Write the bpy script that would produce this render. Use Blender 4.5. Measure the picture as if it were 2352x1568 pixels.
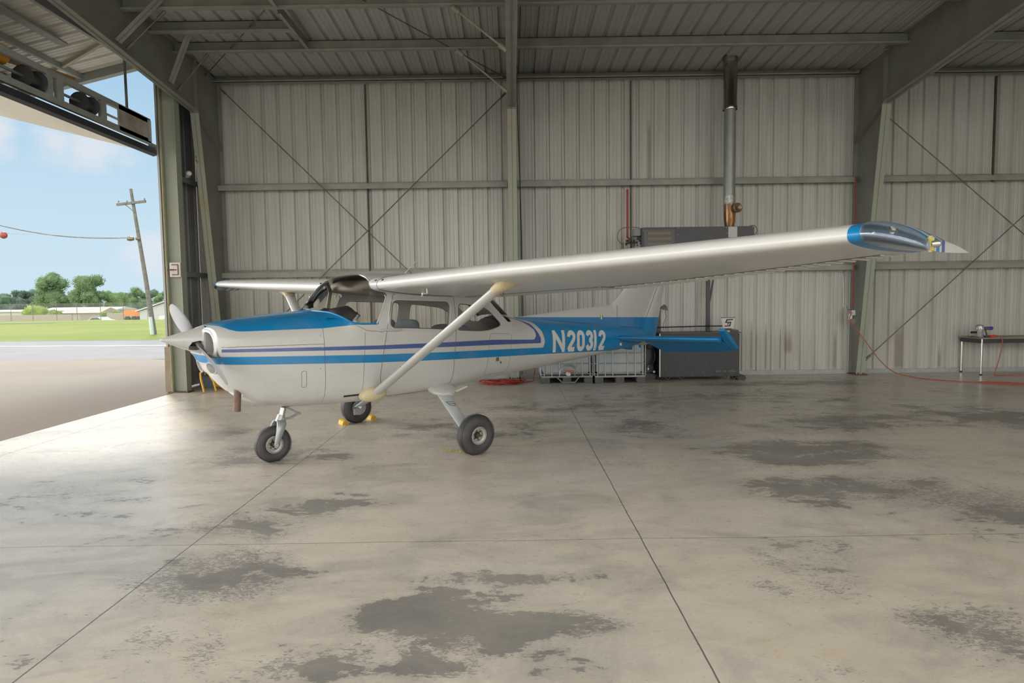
import bpy, bmesh, math, random
from mathutils import Vector, Matrix
from math import sin, cos, pi, radians, sqrt

S = bpy.context.scene
for o in list(bpy.data.objects): bpy.data.objects.remove(o)
COL = S.collection

# ------------------------------------------------------------ camera
PITCH, ROLL, FPX, CAMH = -0.065943, -0.013524, 1467.03, 1.63365
_fw = Vector((0, cos(PITCH), sin(PITCH))); _r0 = Vector((1, 0, 0)); _u0 = _r0.cross(_fw)
_r = _r0*cos(ROLL)+_u0*sin(ROLL); _u = -_r0*sin(ROLL)+_u0*cos(ROLL)
cam = bpy.data.cameras.new('camera'); camo = bpy.data.objects.new('camera', cam); COL.objects.link(camo)
camo.matrix_world = Matrix(((_r.x, _u.x, -_fw.x, 0), (_r.y, _u.y, -_fw.y, 0), (_r.z, _u.z, -_fw.z, CAMH), (0, 0, 0, 1)))
cam.sensor_width = 36; cam.lens = FPX*36/2352; cam.clip_end = 2000; cam.clip_start = 0.05
S.camera = camo

# ------------------------------------------------------------ view transform
S.view_settings.view_transform = 'Standard'; S.view_settings.look = 'None'
S.view_settings.gamma = 1; S.view_settings.use_curve_mapping = False
S.view_settings.exposure = 0.0

# ------------------------------------------------------------ node helpers
class N:
    def __init__(s, nt): s.nt = nt
    def new(s, t, **k):
        n = s.nt.nodes.new(t)
        for a, b in k.items(): setattr(n, a, b)
        return n
    def link(s, a, b): s.nt.links.new(a, b)
    def put(s, sock, v):
        if isinstance(v, bpy.types.NodeSocket): s.link(v, sock)
        elif v is not None:
            if sock.type == 'RGBA' and len(v) == 3: v = (*v, 1)
            sock.default_value = v
    def m(s, op, a, b=None, c=None, clamp=False):
        n = s.new('ShaderNodeMath', operation=op); n.use_clamp = clamp
        s.put(n.inputs[0], a); s.put(n.inputs[1], b); s.put(n.inputs[2], c); return n.outputs[0]
    def v(s, op, a, b=None):
        n = s.new('ShaderNodeVectorMath', operation=op); s.put(n.inputs[0], a); s.put(n.inputs[1], b)
        return n.outputs['Value'] if op in ('DOT_PRODUCT', 'LENGTH', 'DISTANCE') else n.outputs[0]
    def mix(s, f, a, b, bt='MIX'):
        n = s.new('ShaderNodeMix', data_type='RGBA', blend_type=bt); s.put(n.inputs[0], f); s.put(n.inputs[6], a); s.put(n.inputs[7], b)
        return n.outputs[2]
    def noise(s, vec, scale, detail=4, rough=.55, dist=0.0):
        n = s.new('ShaderNodeTexNoise'); s.put(n.inputs['Vector'], vec); n.inputs['Scale'].default_value = scale
        n.inputs['Detail'].default_value = detail; n.inputs['Roughness'].default_value = rough; n.inputs['Distortion'].default_value = dist
        return n.outputs[0]
    def ramp(s, f, pts):
        n = s.new('ShaderNodeValToRGB'); s.put(n.inputs[0], f); e = n.color_ramp.elements
        while len(e) < len(pts): e.new(0.5)
        for i, (p, c) in enumerate(pts):
            e[i].position = p; e[i].color = (c, c, c, 1) if not hasattr(c, '__len__') else (*c, 1)
        return n.outputs[0]
    def mr(s, x, a, b, c=0., d=1., smooth=False):
        n = s.new('ShaderNodeMapRange', clamp=True)
        if smooth: n.interpolation_type = 'SMOOTHSTEP'
        s.put(n.inputs[0], x)
        for i, q in enumerate((a, b, c, d)): n.inputs[i+1].default_value = q
        return n.outputs[0]
    def xyz(s, v):
        n = s.new('ShaderNodeSeparateXYZ'); s.link(v, n.inputs[0]); return n.outputs
    def comb(s, x, y, z):
        n = s.new('ShaderNodeCombineXYZ'); s.put(n.inputs[0], x); s.put(n.inputs[1], y); s.put(n.inputs[2], z); return n.outputs[0]
    def curve(s, x, pts, xr, yr):
        t = s.mr(x, xr[0], xr[1]); n = s.new('ShaderNodeFloatCurve'); s.link(t, n.inputs['Value'])
        c = n.mapping.curves[0]; q = [((a-xr[0])/(xr[1]-xr[0]), (b-yr[0])/(yr[1]-yr[0])) for a, b in pts]
        while len(c.points) < len(q): c.points.new(.5, .5)
        for p, (a, b) in zip(c.points, q): p.location = (a, b); p.handle_type = 'VECTOR'
        n.mapping.update()
        return s.m('MULTIPLY_ADD', n.outputs[0], yr[1]-yr[0], yr[0])
    def obj(s): return s.new('ShaderNodeTexCoord').outputs['Object']
    def pos(s): return s.new('ShaderNodeNewGeometry').outputs['Position']

MATS = {}
def newmat(name):
    m = bpy.data.materials.new(name); m.use_nodes = True; nt = m.node_tree; n = N(nt)
    b = nt.nodes['Principled BSDF']; MATS[name] = m
    return m, n, b
def pmat(name, col, rough=.5, metal=0., var=.0, scale=6., col2=None, bump=0., coat=0., spec=None, emit=None):
    """plain procedural material: base colour broken up by noise"""
    if name in MATS: return MATS[name]
    m, n, b = newmat(name); o = n.obj()
    f = n.noise(o, scale, 5, .6)
    c2 = col2 if col2 else tuple(c*(1-var) for c in col)
    c = n.mix(n.mr(f, .35, .65), (*col, 1), (*c2, 1)) if (var or col2) else None
    if c is not None: n.link(c, b.inputs['Base Color'])
    else: b.inputs['Base Color'].default_value = (*col, 1)
    b.inputs['Roughness'].default_value = rough; b.inputs['Metallic'].default_value = metal
    if coat: b.inputs['Coat Weight'].default_value = coat; b.inputs['Coat Roughness'].default_value = .08
    if spec is not None: b.inputs['Specular IOR Level'].default_value = spec
    if bump:
        bp = n.new('ShaderNodeBump'); bp.inputs['Strength'].default_value = bump; bp.inputs['Distance'].default_value = .01
        n.link(n.noise(o, scale*4, 4), bp.inputs['Height']); n.link(bp.outputs[0], b.inputs['Normal'])
    if emit: b.inputs['Emission Color'].default_value = (*emit[0], 1); b.inputs['Emission Strength'].default_value = emit[1]
    return m

# ------------------------------------------------------------ world: pale blue hazy sky with soft clouds
W = bpy.data.worlds.new('sky'); S.world = W; W.use_nodes = True; wn = N(W.node_tree)
bg = W.node_tree.nodes['Background']
gen = wn.new('ShaderNodeTexCoord').outputs['Generated']
dx, dy, dz = wn.xyz(gen)[:3]
skyc = wn.mix(wn.mr(dz, 0.0, .5, smooth=True), (.62, .79, .90, 1), (.27, .52, .78, 1))
cn = wn.noise(wn.comb(dx, dy, wn.m('MULTIPLY', dz, 2.2)), 5.5, 7, .6)
cl = None
for (a, b_, c_, r_, s_) in [(-.53, .825, .198, .075, 1.), (-.56, .804, .20, .06, .9), (-.50, .845, .185, .05, .8), (-.61, .770, .205, .055, .9), (-.48, .873, .058, .07, .6), (-.72, .69, .1, .05, .3)]:
    dd = wn.v('DISTANCE', gen, (a, b_, c_)); t = wn.mr(dd, r_, 0., 0., s_)
    cl = t if cl is None else wn.m('MAXIMUM', cl, t)
cm = wn.mr(wn.m('ADD', cl, wn.m('MULTIPLY', wn.m('SUBTRACT', cn, .5), 1.6)), .22, .75, smooth=True)
cm = wn.m('MULTIPLY', cm, wn.mr(cl, 0, .25))
# unseen sky brightened behind the camera and far left, added to light the hangar
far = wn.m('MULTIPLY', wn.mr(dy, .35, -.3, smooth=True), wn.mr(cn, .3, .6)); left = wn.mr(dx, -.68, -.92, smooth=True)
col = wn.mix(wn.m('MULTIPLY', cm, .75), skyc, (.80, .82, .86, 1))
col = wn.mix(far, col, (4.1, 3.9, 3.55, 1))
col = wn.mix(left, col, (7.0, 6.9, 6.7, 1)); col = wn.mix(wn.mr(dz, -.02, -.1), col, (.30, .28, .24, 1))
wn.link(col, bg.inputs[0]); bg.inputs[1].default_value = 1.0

sun = bpy.data.lights.new('sun', 'SUN'); sun.energy = 3.1; sun.angle = radians(9); sun.color = (1, .95, .86)
suno = bpy.data.objects.new('sun', sun); COL.objects.link(suno)
suno.rotation_euler = Vector((-.55, .86, .78)).to_track_quat('Z', 'Y').to_euler()   # high, from beyond the back wall

# ------------------------------------------------------------ geometry helpers
def V(*a): return Vector(a)
class MB:
    """collects shapes, builds ONE mesh object"""
    def __init__(s): s.bm = bmesh.new()
    def face(s, vs):
        try: return s.bm.faces.new([s.bm.verts.new(v) for v in vs])
        except Exception: return None
    def box(s, c, d, rot=None, bev=0):
        c = Vector(c); d = Vector(d)/2; R = rot if rot else Matrix.Identity(3)
        b = bmesh.new(); bmesh.ops.create_cube(b, size=2)
        for v in b.verts: v.co = Vector((v.co.x*d.x, v.co.y*d.y, v.co.z*d.z))
        if bev: bmesh.ops.bevel(b, geom=b.edges[:], offset=bev, segments=2, affect='EDGES')
        for v in b.verts: v.co = R @ v.co + c
        s.merge(b); return s
    def box2(s, a, b, bev=0):
        a = Vector(a); b = Vector(b); return s.box((a+b)/2, [abs(x) for x in (b-a)], bev=bev)
    def merge(s, b):
        m = {v: s.bm.verts.new(v.co) for v in b.verts}
        for f in b.faces:
            try: nf = s.bm.faces.new([m[v] for v in f.verts]); nf.material_index = f.material_index
            except Exception: pass
        b.free()
    def loft(s, rings, closed=True, caps=True):
        R = [[s.bm.verts.new(p) for p in r] for r in rings]; n = len(R[0])
        for i in range(len(R)-1):
            for j in range(n if closed else n-1):
                k = (j+1) % n
                try: s.bm.faces.new((R[i][j], R[i][k], R[i+1][k], R[i+1][j]))
                except Exception: pass
        if caps and closed:
            for r in (R[0][::-1], R[-1]):
                try: s.bm.faces.new(r)
                except Exception: pass
        return s
    def tube(s, pts, r, n=8, caps=True):
        pts = [Vector(p) for p in pts]; rs = r if hasattr(r, '__len__') else [r]*len(pts)
        rings = []; up = None
        for i, p in enumerate(pts):
            t = (pts[min(i+1, len(pts)-1)]-pts[max(i-1, 0)]).normalized()
            if up is None: up = t.orthogonal().normalized()
            up = (up-t*up.dot(t)); up = up.normalized() if up.length > 1e-6 else t.orthogonal().normalized()
            w = t.cross(up)
            rings.append([p+(up*cos(a)+w*sin(a))*rs[i] for a in [2*pi*k/n for k in range(n)]])
        return s.loft(rings, caps=caps)
    def lathe(s, prof, org=(0, 0, 0), axis=(0, 0, 1), n=24, caps=True):
        org = Vector(org); ax = Vector(axis).normalized(); u = ax.orthogonal().normalized(); w = ax.cross(u)
        return s.loft([[org+ax*h+(u*cos(a)+w*sin(a))*max(r, 1e-4) for a in [2*pi*k/n for k in range(n)]] for r, h in prof], caps=caps)
    def prism(s, poly, vec):
        vec = Vector(vec); a = [Vector(p) for p in poly]; b = [p+vec for p in a]
        va = [s.bm.verts.new(p) for p in a]; vb = [s.bm.verts.new(p) for p in b]; n = len(a)
        s.bm.faces.new(va[::-1]); s.bm.faces.new(vb)
        for i in range(n): s.bm.faces.new((va[i], va[(i+1) % n], vb[(i+1) % n], vb[i]))
        return s
    def ibeam(s, p0, p1, up, h0, h1=None, bf=.18, tf=.012, tw=.008):
        """I section along p0->p1; h measured along up, p0/p1 on the centre line"""
        p0 = Vector(p0); p1 = Vector(p1); t = (p1-p0).normalized(); up = Vector(up); up = (up-t*up.dot(t)).normalized(); w = t.cross(up)
        h1 = h1 or h0
        def ring(p, h, a, b, c): return [p+up*(a*h+b)+w*c for a, b, c in ((a, b-tf/2, -c), (a, b-tf/2, c), (a, b+tf/2, c), (a, b+tf/2, -c))]
        for sg in (-.5, .5): s.loft([ring(p0, h0, sg, 0, bf/2), ring(p1, h1, sg, 0, bf/2)])
        s.loft([[p+up*x*h/2+w*y*tw/2 for x, y in ((-1, -1), (-1, 1), (1, 1), (1, -1))] for p, h in ((p0, h0), (p1, h1))])
        return s
    def build(s, name, mat, parent=None, smooth=35, solid=0, **kw):
        bmesh.ops.recalc_face_normals(s.bm, faces=s.bm.faces)
        me = bpy.data.meshes.new(name); s.bm.to_mesh(me); s.bm.free()
        return link(name, me, mat, parent, smooth)
def link(name, me, mat, parent=None, smooth=35):
    o = bpy.data.objects.new(name, me); COL.objects.link(o)
    for m in (mat if isinstance(mat, (list, tuple)) else [mat]): me.materials.append(m)
    if smooth:
        for p in me.polygons: p.use_smooth = True
        me.set_sharp_from_angle(angle=radians(smooth))
    if parent: o.parent = parent
    return o
def tag(o, label=None, cat=None, group=None, kind=None):
    for k, v in (('label', label), ('category', cat), ('group', group), ('kind', kind)):
        if v: o[k] = v
    return o
def empty(name, loc, rz=0, label=None, cat=None, group=None):
    o = bpy.data.objects.new(name, None); COL.objects.link(o); o.location = loc; o.rotation_euler = (0, 0, rz); o.empty_display_size = .2
    return tag(o, label, cat, group)
def kids(o): return [c for c in bpy.data.objects if c.parent == o]
def copy_tree(o, parent=None):
    c = o.copy(); COL.objects.link(c)
    if parent: c.parent = parent
    for ch in kids(o): copy_tree(ch, c)
    return c
def smoothpath(pts, k=6):
    P = [Vector(p) for p in pts]; out = []
    for i in range(len(P)-1):
        a = P[max(i-1, 0)]; b = P[i]; c = P[i+1]; d = P[min(i+2, len(P)-1)]
        for j in range(k):
            t = j/k; out.append(.5*((2*b)+(c-a)*t+(2*a-5*b+4*c-d)*t*t+(3*b-a-3*c+d)*t**3))
    return out+[P[-1]]
def interp(x, tab):
    if x <= tab[0][0]: return tab[0][1]
    for (a, b), (c, d) in zip(tab, tab[1:]):
        if x <= c: return b+(d-b)*(x-a)/(c-a)
    return tab[-1][1]

# ------------------------------------------------------------ materials of the hangar
def sheet_mat(name, base, dirt, streak=1.0, along='Z'):
    m, n, b = newmat(name); o = n.pos(); x, y, z = n.xyz(o)[:3]
    st = n.noise(n.comb(n.m('MULTIPLY', x, 3.), n.m('MULTIPLY', y, .3), n.m('MULTIPLY', z, .25)), 2.2, 5, .6)
    big = n.noise(o, .45, 3)
    c = n.mix(n.mr(st, .45, .75, 0, .55*streak), (*base, 1), (*dirt, 1))
    c = n.mix(n.mr(big, .35, .7, 0, .35), c, (base[0]*.93, base[1]*.88, base[2]*.80, 1))
    n.link(c, b.inputs['Base Color']); b.inputs['Roughness'].default_value = .45; b.inputs['Specular IOR Level'].default_value = .35
    return m, n, b, (x, y, z, c)
M_wall, n, b, (x, y, z, c) = sheet_mat('wall sheet', (.50, .495, .46), (.33, .315, .275))
# brown run marks low on the sheets beside the black box
mk = None
for (mx, w, zt, zb) in [(4.98, .028, 1.05, .1), (5.28, .03, 1.0, .1), (5.58, .025, .95, .1), (5.75, .1, .85, .46), (6.72, .05, .85, .1), (8.05, .13, .95, .1), (8.9, .05, .5, .1), (2.85, .05, 5.2, 4.0)]:
    t = n.m('MULTIPLY', n.mr(n.m('ABSOLUTE', n.m('SUBTRACT', x, mx)), w, w*.4), n.m('MULTIPLY', n.mr(z, zt+.12, zt-.2), n.mr(z, zb-.05, zb+.05)))
    mk = t if mk is None else n.m('MAXIMUM', mk, t)
n.link(n.mix(n.m('MULTIPLY', mk, .6), c, (.20, .15, .09, 1)), b.inputs['Base Color'])
for sx, z0_, z1_, nm_ in ((-2.905, .1, 6.0, 'left'), (2.47, .1, 6.0, 'middle'), (9.86, 3.9, 6.0, 'right')): SEAMS = globals().setdefault('SEAMS', []); SEAMS.append((sx, z0_, z1_, nm_))
M_roof, n, b, (x, y, z, c) = sheet_mat('roof sheet', (.42, .42, .41), (.30, .295, .28), .7)
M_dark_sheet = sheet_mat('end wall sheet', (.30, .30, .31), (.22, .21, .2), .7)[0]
M_steel = pmat('painted steel', (.30, .315, .27), .5, var=.2, scale=3, col2=(.235, .245, .21))
# rusty steel for the columns
m, n, b = newmat('weathered column steel'); o = n.pos()
f = n.noise(n.v('MULTIPLY', o, (2., 2., .6)), 1.6, 6, .65)
c = n.mix(n.mr(f, .52, .7, 0, .8), (.30, .325, .26, 1), (.34, .27, .15, 1))
c = n.mix(n.mr(n.noise(o, 4, 6, .7), .66, .72), c, (.20, .10, .05, 1))
n.link(c, b.inputs['Base Color']); b.inputs['Roughness'].default_value = .55; M_col = m
M_rafter = pmat('rafter paint', (.235, .247, .22), .5, var=.2, scale=1.2, col2=(.185, .18, .15), bump=.02)
M_rod = pmat('dull steel rod', (.20, .185, .15), .5, .3, var=.4, scale=5)
M_black = pmat('black plastic', (.02, .02, .022), .45, var=.2)
M_galv = pmat('galvanised steel', (.42, .45, .45), .38, .75, var=.25, scale=5)
M_white = pmat('white enamel', (.72, .72, .70), .35, var=.08)

# floor: pale worn coating over grey concrete
m, n, b = newmat('worn concrete floor'); P = n.pos(); x, y, z = n.xyz(P)[:3]
big = n.noise(P, .5, 5, .6); mid = n.noise(n.v('MULTIPLY', P, (1., 1.5, 1)), 2.0, 8, .68, .6); fine = n.noise(n.v('MULTIPLY', P, (1, 1.6, 1)), 13, 6, .7, .5)
blob = None
BL = [(-.42, 3.25, .42, .30, 1.), (-.2, 3.0, .38, .22, 1.), (.15, 3.1, .35, .12, 1.), (-.35, 2.75, .3, .12, .9), (-1.5, 5.0, .38, .35, .8), (-2.0, 4.6, .5, .3, .6),
      (3.1, 6.6, 1.1, .5, .9), (2.7, 5.35, .9, .35, .8), (-3.8, 7.8, .42, .42, 1.), (4.6, 8.1, 1.3, .6, .8), (1.6, 7.9, .5, .7, .8), (-1.75, 3.7, .5, .3, .75),
      (-2.6, 6.7, .9, .5, .55), (6.3, 8.3, 1.2, .7, .7), (3.8, 4.7, .6, .5, .7), (-.84, 2.8, .3, .2, .6), (2.3, 2.95, .35, .4, .9), (1.2, 9.6, 1.4, .6, .6), (5.0, 11.8, 2.5, .35, .7), (-.1, 3.65, .7, .1, .7), (-4.2, 5.2, 1.2, .8, .35), (-.3, 8.2, 1.2, .8, .5), (2.0, 3.9, .4, .3, .5), (3.0, 10.2, 2.4, .9, .45), (-2.3, 3.1, .7, .4, .45)]
for (bx, by, rx, ry, st) in BL:
    d = n.v('LENGTH', n.v('MULTIPLY', n.v('SUBTRACT', P, (bx, by, 0)), (1/rx, 1/ry, 0))); t = n.mr(d, 1.7, .2, 0, st, True)
    blob = t if blob is None else n.m('MAXIMUM', blob, t)
worn = n.m('ADD', n.m('MULTIPLY', blob, .205), n.m('ADD', n.m('MULTIPLY', mid, .70), n.m('MULTIPLY', fine, .30)))
worn = n.m('ADD', worn, n.m('MULTIPLY', n.m('SUBTRACT', big, .5), .35))
mask = n.mr(worn, .622, .640)
fl = n.noise(n.v('MULTIPLY', P, (1, 2.2, 1)), 22, 4, .7, 1.5); zone = n.mr(n.m('ADD', n.noise(P, .9, 5, .65), n.m('MULTIPLY', blob, .22)), .54, .70)
mask = n.m('MAXIMUM', mask, n.m('MULTIPLY', n.mr(n.m('ADD', fl, n.m('MULTIPLY', zone, .20)), .665, .69), .9))
soft = n.mr(worn, .48, .68)
base = n.mix(n.mr(big, .3, .7), (.62, .55, .455, 1), (.60, .555, .49, 1))
base = n.mix(n.mr(n.noise(n.v('MULTIPLY', P, (1, 4, 1)), 1.3, 5, .6), .45, .7, 0, .40), base, (.43, .385, .32, 1))
base = n.mix(n.mr(n.noise(P, 1.1, 4, .6), .58, .72, 0, .5), base, (.56, .46, .30, 1))
base = n.mix(n.m('MULTIPLY', soft, .5), base, (.31, .285, .255, 1))
cloud = n.noise(n.v('MULTIPLY', P, (1, 1.7, 1)), .95, 9, .72, .8)
base = n.mix(n.mr(cloud, .50, .66, 0, .62), base, (.29, .27, .25, 1))
base = n.mix(n.mr(n.noise(P, 38, 3, .7), .56, .74, 0, .25), base, (.34, .31, .265, 1))
# scratches
sc_ = n.new('ShaderNodeTexNoise'); n.link(n.v('MULTIPLY', P, (26, 3, 1)), sc_.inputs['Vector']); sc_.inputs['Scale'].default_value = 1; sc_.inputs['Detail'].default_value = 3; sc_.inputs['Distortion'].default_value = 1.5
base = n.mix(n.mr(sc_.outputs[0], .68, .74, 0, .3), base, (.27, .25, .22, 1))
grey = n.mix(n.mr(fine, .3, .7), (.165, .16, .15, 1), (.235, .22, .20, 1))
c = n.mix(n.m('MULTIPLY', mask, n.mr(cloud, .3, .6, .55, .92)), base, grey)
# sawn joints
def line(coord, at, w): return n.mr(n.m('ABSOLUTE', n.m('SUBTRACT', coord, at)), w, w*.5)
wx = n.m('ADD', x, n.m('MULTIPLY', n.m('SUBTRACT', n.noise(P, 3, 2), .5), .012))
wy = n.m('ADD', y, n.m('MULTIPLY', n.m('SUBTRACT', n.noise(P, 1.5, 3), .5), .05))
J = None
for (cc, at, w) in [(wx, .86, .0055), (wx, -2.19, .0055), (wx, -5.62, .01), (wy, 4.24, .004), (wx, 3.95, .003), (wx, 7.1, .003), (wy, 7.06, .003), (wy, 10.1, .003)]:
    t = line(cc, at, w); J = t if J is None else n.m('MAXIMUM', J, t)
c = n.mix(n.m('MULTIPLY', J, .85), c, (.07, .062, .05, 1))
n.link(c, b.inputs['Base Color'])
n.link(n.m('ADD', n.m('MULTIPLY', mask, .12), n.mr(fine, .2, .8, .22, .38)), b.inputs['Roughness'])
b.inputs['Specular IOR Level'].default_value = .5
bp = n.new('ShaderNodeBump'); bp.inputs['Strength'].default_value = .12; bp.inputs['Distance'].default_value = .01
n.link(n.m('SUBTRACT', n.m('SUBTRACT', n.m('MULTIPLY', mid, .6), n.m('MULTIPLY', mask, .3)), J), bp.inputs['Height']); n.link(bp.outputs[0], b.inputs['Normal'])
M_floor = m

# ------------------------------------------------------------ the setting: slab, walls, roof
DOORX, WALLY = -6.4, 13.25
def struct(o): o['kind'] = 'structure'; return o
struct(MB().box2((-6.22, -9, -.25), (13.6, 13.6, 0)).build('floor', M_floor, smooth=0))
# ribbed sheet profile: repeating every foot, pan at 0, deep rib outwards
def ribbed(a, b, phase=0., pitch=.3048, deep=.042):
    prof = []; k = math.floor((a-phase)/pitch)
    while phase+k*pitch < b:
        x0 = phase+k*pitch
        for dx_, d in ((0, 0), (.022, deep), (.058, deep), (.08, 0), (.130, 0), (.138, .006), (.152, .006), (.16, 0), (.185+.03, 0), (.223, .006), (.237, .006), (.245, 0)):
            if a <= x0+dx_ <= b: prof.append((x0+dx_, d))
        k += 1
    return [(a, 0)]+prof+[(b, 0)]
def sheet(a, b, at, vec0, vec1, phase=0., smooth=0):
    """strip of ribbed sheet: at(x,d) gives point on the near edge; vec along"""
    s = MB(); pr = ribbed(a, b, phase); s.loft([[at(x, d)+Vector(vec0) for x, d in pr], [at(x, d)+Vector(vec1) for x, d in pr]], closed=False); return s
s = sheet(-6.45, 13.6, lambda x, d: V(x, WALLY+d, 0), (0, 0, .06), (0, 0, 6.25), phase=.14)
struct(s.build('wall_back', M_wall, smooth=0))
ROOFZ = lambda y: 6.225+.05*(11.9-y)
s = MB(); pr = ribbed(-6.5, 13.6, .14)
s.loft([[V(x, 13.4, ROOFZ(13.4)+d) for x, d in pr], [V(x, -3.2, ROOFZ(-3.2)+d) for x, d in pr]], closed=False)
struct(s.build('ceiling', M_roof, smooth=0))
s = MB(); pr = ribbed(11.9, 13.25, 0)
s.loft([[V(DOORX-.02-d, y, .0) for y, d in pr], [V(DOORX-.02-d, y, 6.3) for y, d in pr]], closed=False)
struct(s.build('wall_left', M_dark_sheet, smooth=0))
s = MB(); pr = ribbed(-3.2, 13.25, 0)
s.loft([[V(13.6+d, y, .0) for y, d in pr], [V(13.6+d, y, 6.9) for y, d in pr]], closed=False)
struct(s.build('wall_right', M_wall, smooth=0))
struct(MB().box2((-6.2, WALLY-.03, 0), (13.6, WALLY+.05, .085)).build('baseboard_back', pmat('base angle', (.40, .42, .41), .5, var=.2), smooth=0))
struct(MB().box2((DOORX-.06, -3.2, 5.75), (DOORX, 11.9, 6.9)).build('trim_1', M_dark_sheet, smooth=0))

# wall girts: Z sections, lip facing the room
def girt(x0, x1, zt, label, grp='wall girts along the back wall'):
    s = MB(); s.box2((x0, 13.045, zt-.105), (x1, 13.055, zt)); s.box2((x0, 13.05, zt-.012), (x1, 13.245, zt)); s.box2((x0, 13.235, zt-.012), (x1, 13.245, zt+.06))
    return tag(s.build('wall_girt', M_steel, smooth=0), label, 'girt', grp)
BAYX = [(-5.88, -.05, 'between the left column and the centre column'), (.15, 6.98, 'between the centre column and the right column'), (7.17, 13.5, 'to the right of the right column')]
for x0, x1, wh in BAYX:
    girt(x0, x1, 4.0, 'grey steel girt, upper one, '+wh)
    girt(x0, x1, 2.245, 'grey steel girt, lower one, '+wh)
for zt, wh in ((4.05, 'upper'), (2.25, 'lower')):
    s = MB(); s.box2((DOORX+.16, 12.0, zt-.1), (DOORX+.17, 13.2, zt)); s.box2((DOORX, 12.0, zt-.012), (DOORX+.17, 13.2, zt))
    tag(s.build('wall_girt', M_steel, smooth=0), 'short grey girt, %s one, on the dark end wall strip by the door' % wh, 'girt')
for i_, (sx, z0_, z1_, nm_) in enumerate(SEAMS): struct(MB().box2((sx-.012, 13.20, z0_), (sx+.012, 13.26, z1_)).build('trim_%d' % (i_+2), pmat('dark sheet lap', (.10, .085, .06), .6, var=.3), smooth=0))
# eave struts
for x0, x1, wh in BAYX:
    s = MB(); s.box2((x0, 13.14, 6.02), (x1, 13.15, 6.14)); s.box2((x0, 13.02, 6.01), (x1, 13.15, 6.02)); s.box2((x0, 13.02, 6.01), (x1, 13.03, 6.05)); s.box2((x0, 13.14, 6.12), (x1, 13.2, 6.13))
    tag(s.build('eave_strut', M_steel, smooth=0), 'grey eave strut atop the wall '+wh, 'beam', 'eave struts')
# roof purlins
def purlin(x0, x1, y, label, grp='roof purlins'):
    zt = ROOFZ(y)-.005; s = MB(); s.box2((x0, y, zt-.2), (x1, y+.008, zt)); s.box2((x0, y-.075, zt-.2), (x1, y, zt-.192)); s.box2((x0, y-.075, zt-.192), (x1, y-.067, zt-.17)); s.box2((x0, y, zt-.008), (x1, y+.075, zt))
    for k in range(9):
        for dz_ in (.05, .15):
            for e in (x0+.3+.28*k,): s.box((e, y-.006, zt-dz_), (.018, .012, .018))
    return tag(s.build('purlin', M_steel, smooth=0), label, 'purlin', grp)
for y, wh in ((11.6, 'nearest the back wall'), (10.1, 'second from the back wall'), (8.6, 'third from the back wall'), (7.1, 'fourth from the back wall')):
    for x0, x1, w2 in ((-5.94, .04, 'left bay'), (.07, 7.06, 'middle bay'), (7.09, 13.5, 'right bay')):
        purlin(x0, x1, y, 'grey steel roof purlin %s, %s' % (wh, w2))
purlin(-5.94, -3.55, 10.85, 'short extra roof purlin in the left bay ending at a cross member')
s = MB(); s.box2((-3.55, 10.15, 6.06), (-3.49, 11.75, 6.07)); s.box2((-3.55, 10.15, 6.06), (-3.54, 11.75, 6.25)); s.box2((-3.55, 8.65, 6.1), (-3.49, 10.05, 6.11)); s.box2((-3.55, 8.65, 6.1), (-3.54, 10.05, 6.3))
tag(s.build('roof_cross_member', M_steel, smooth=0), 'short grey member crossing between the roof purlins in the left bay', 'beam')

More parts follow.
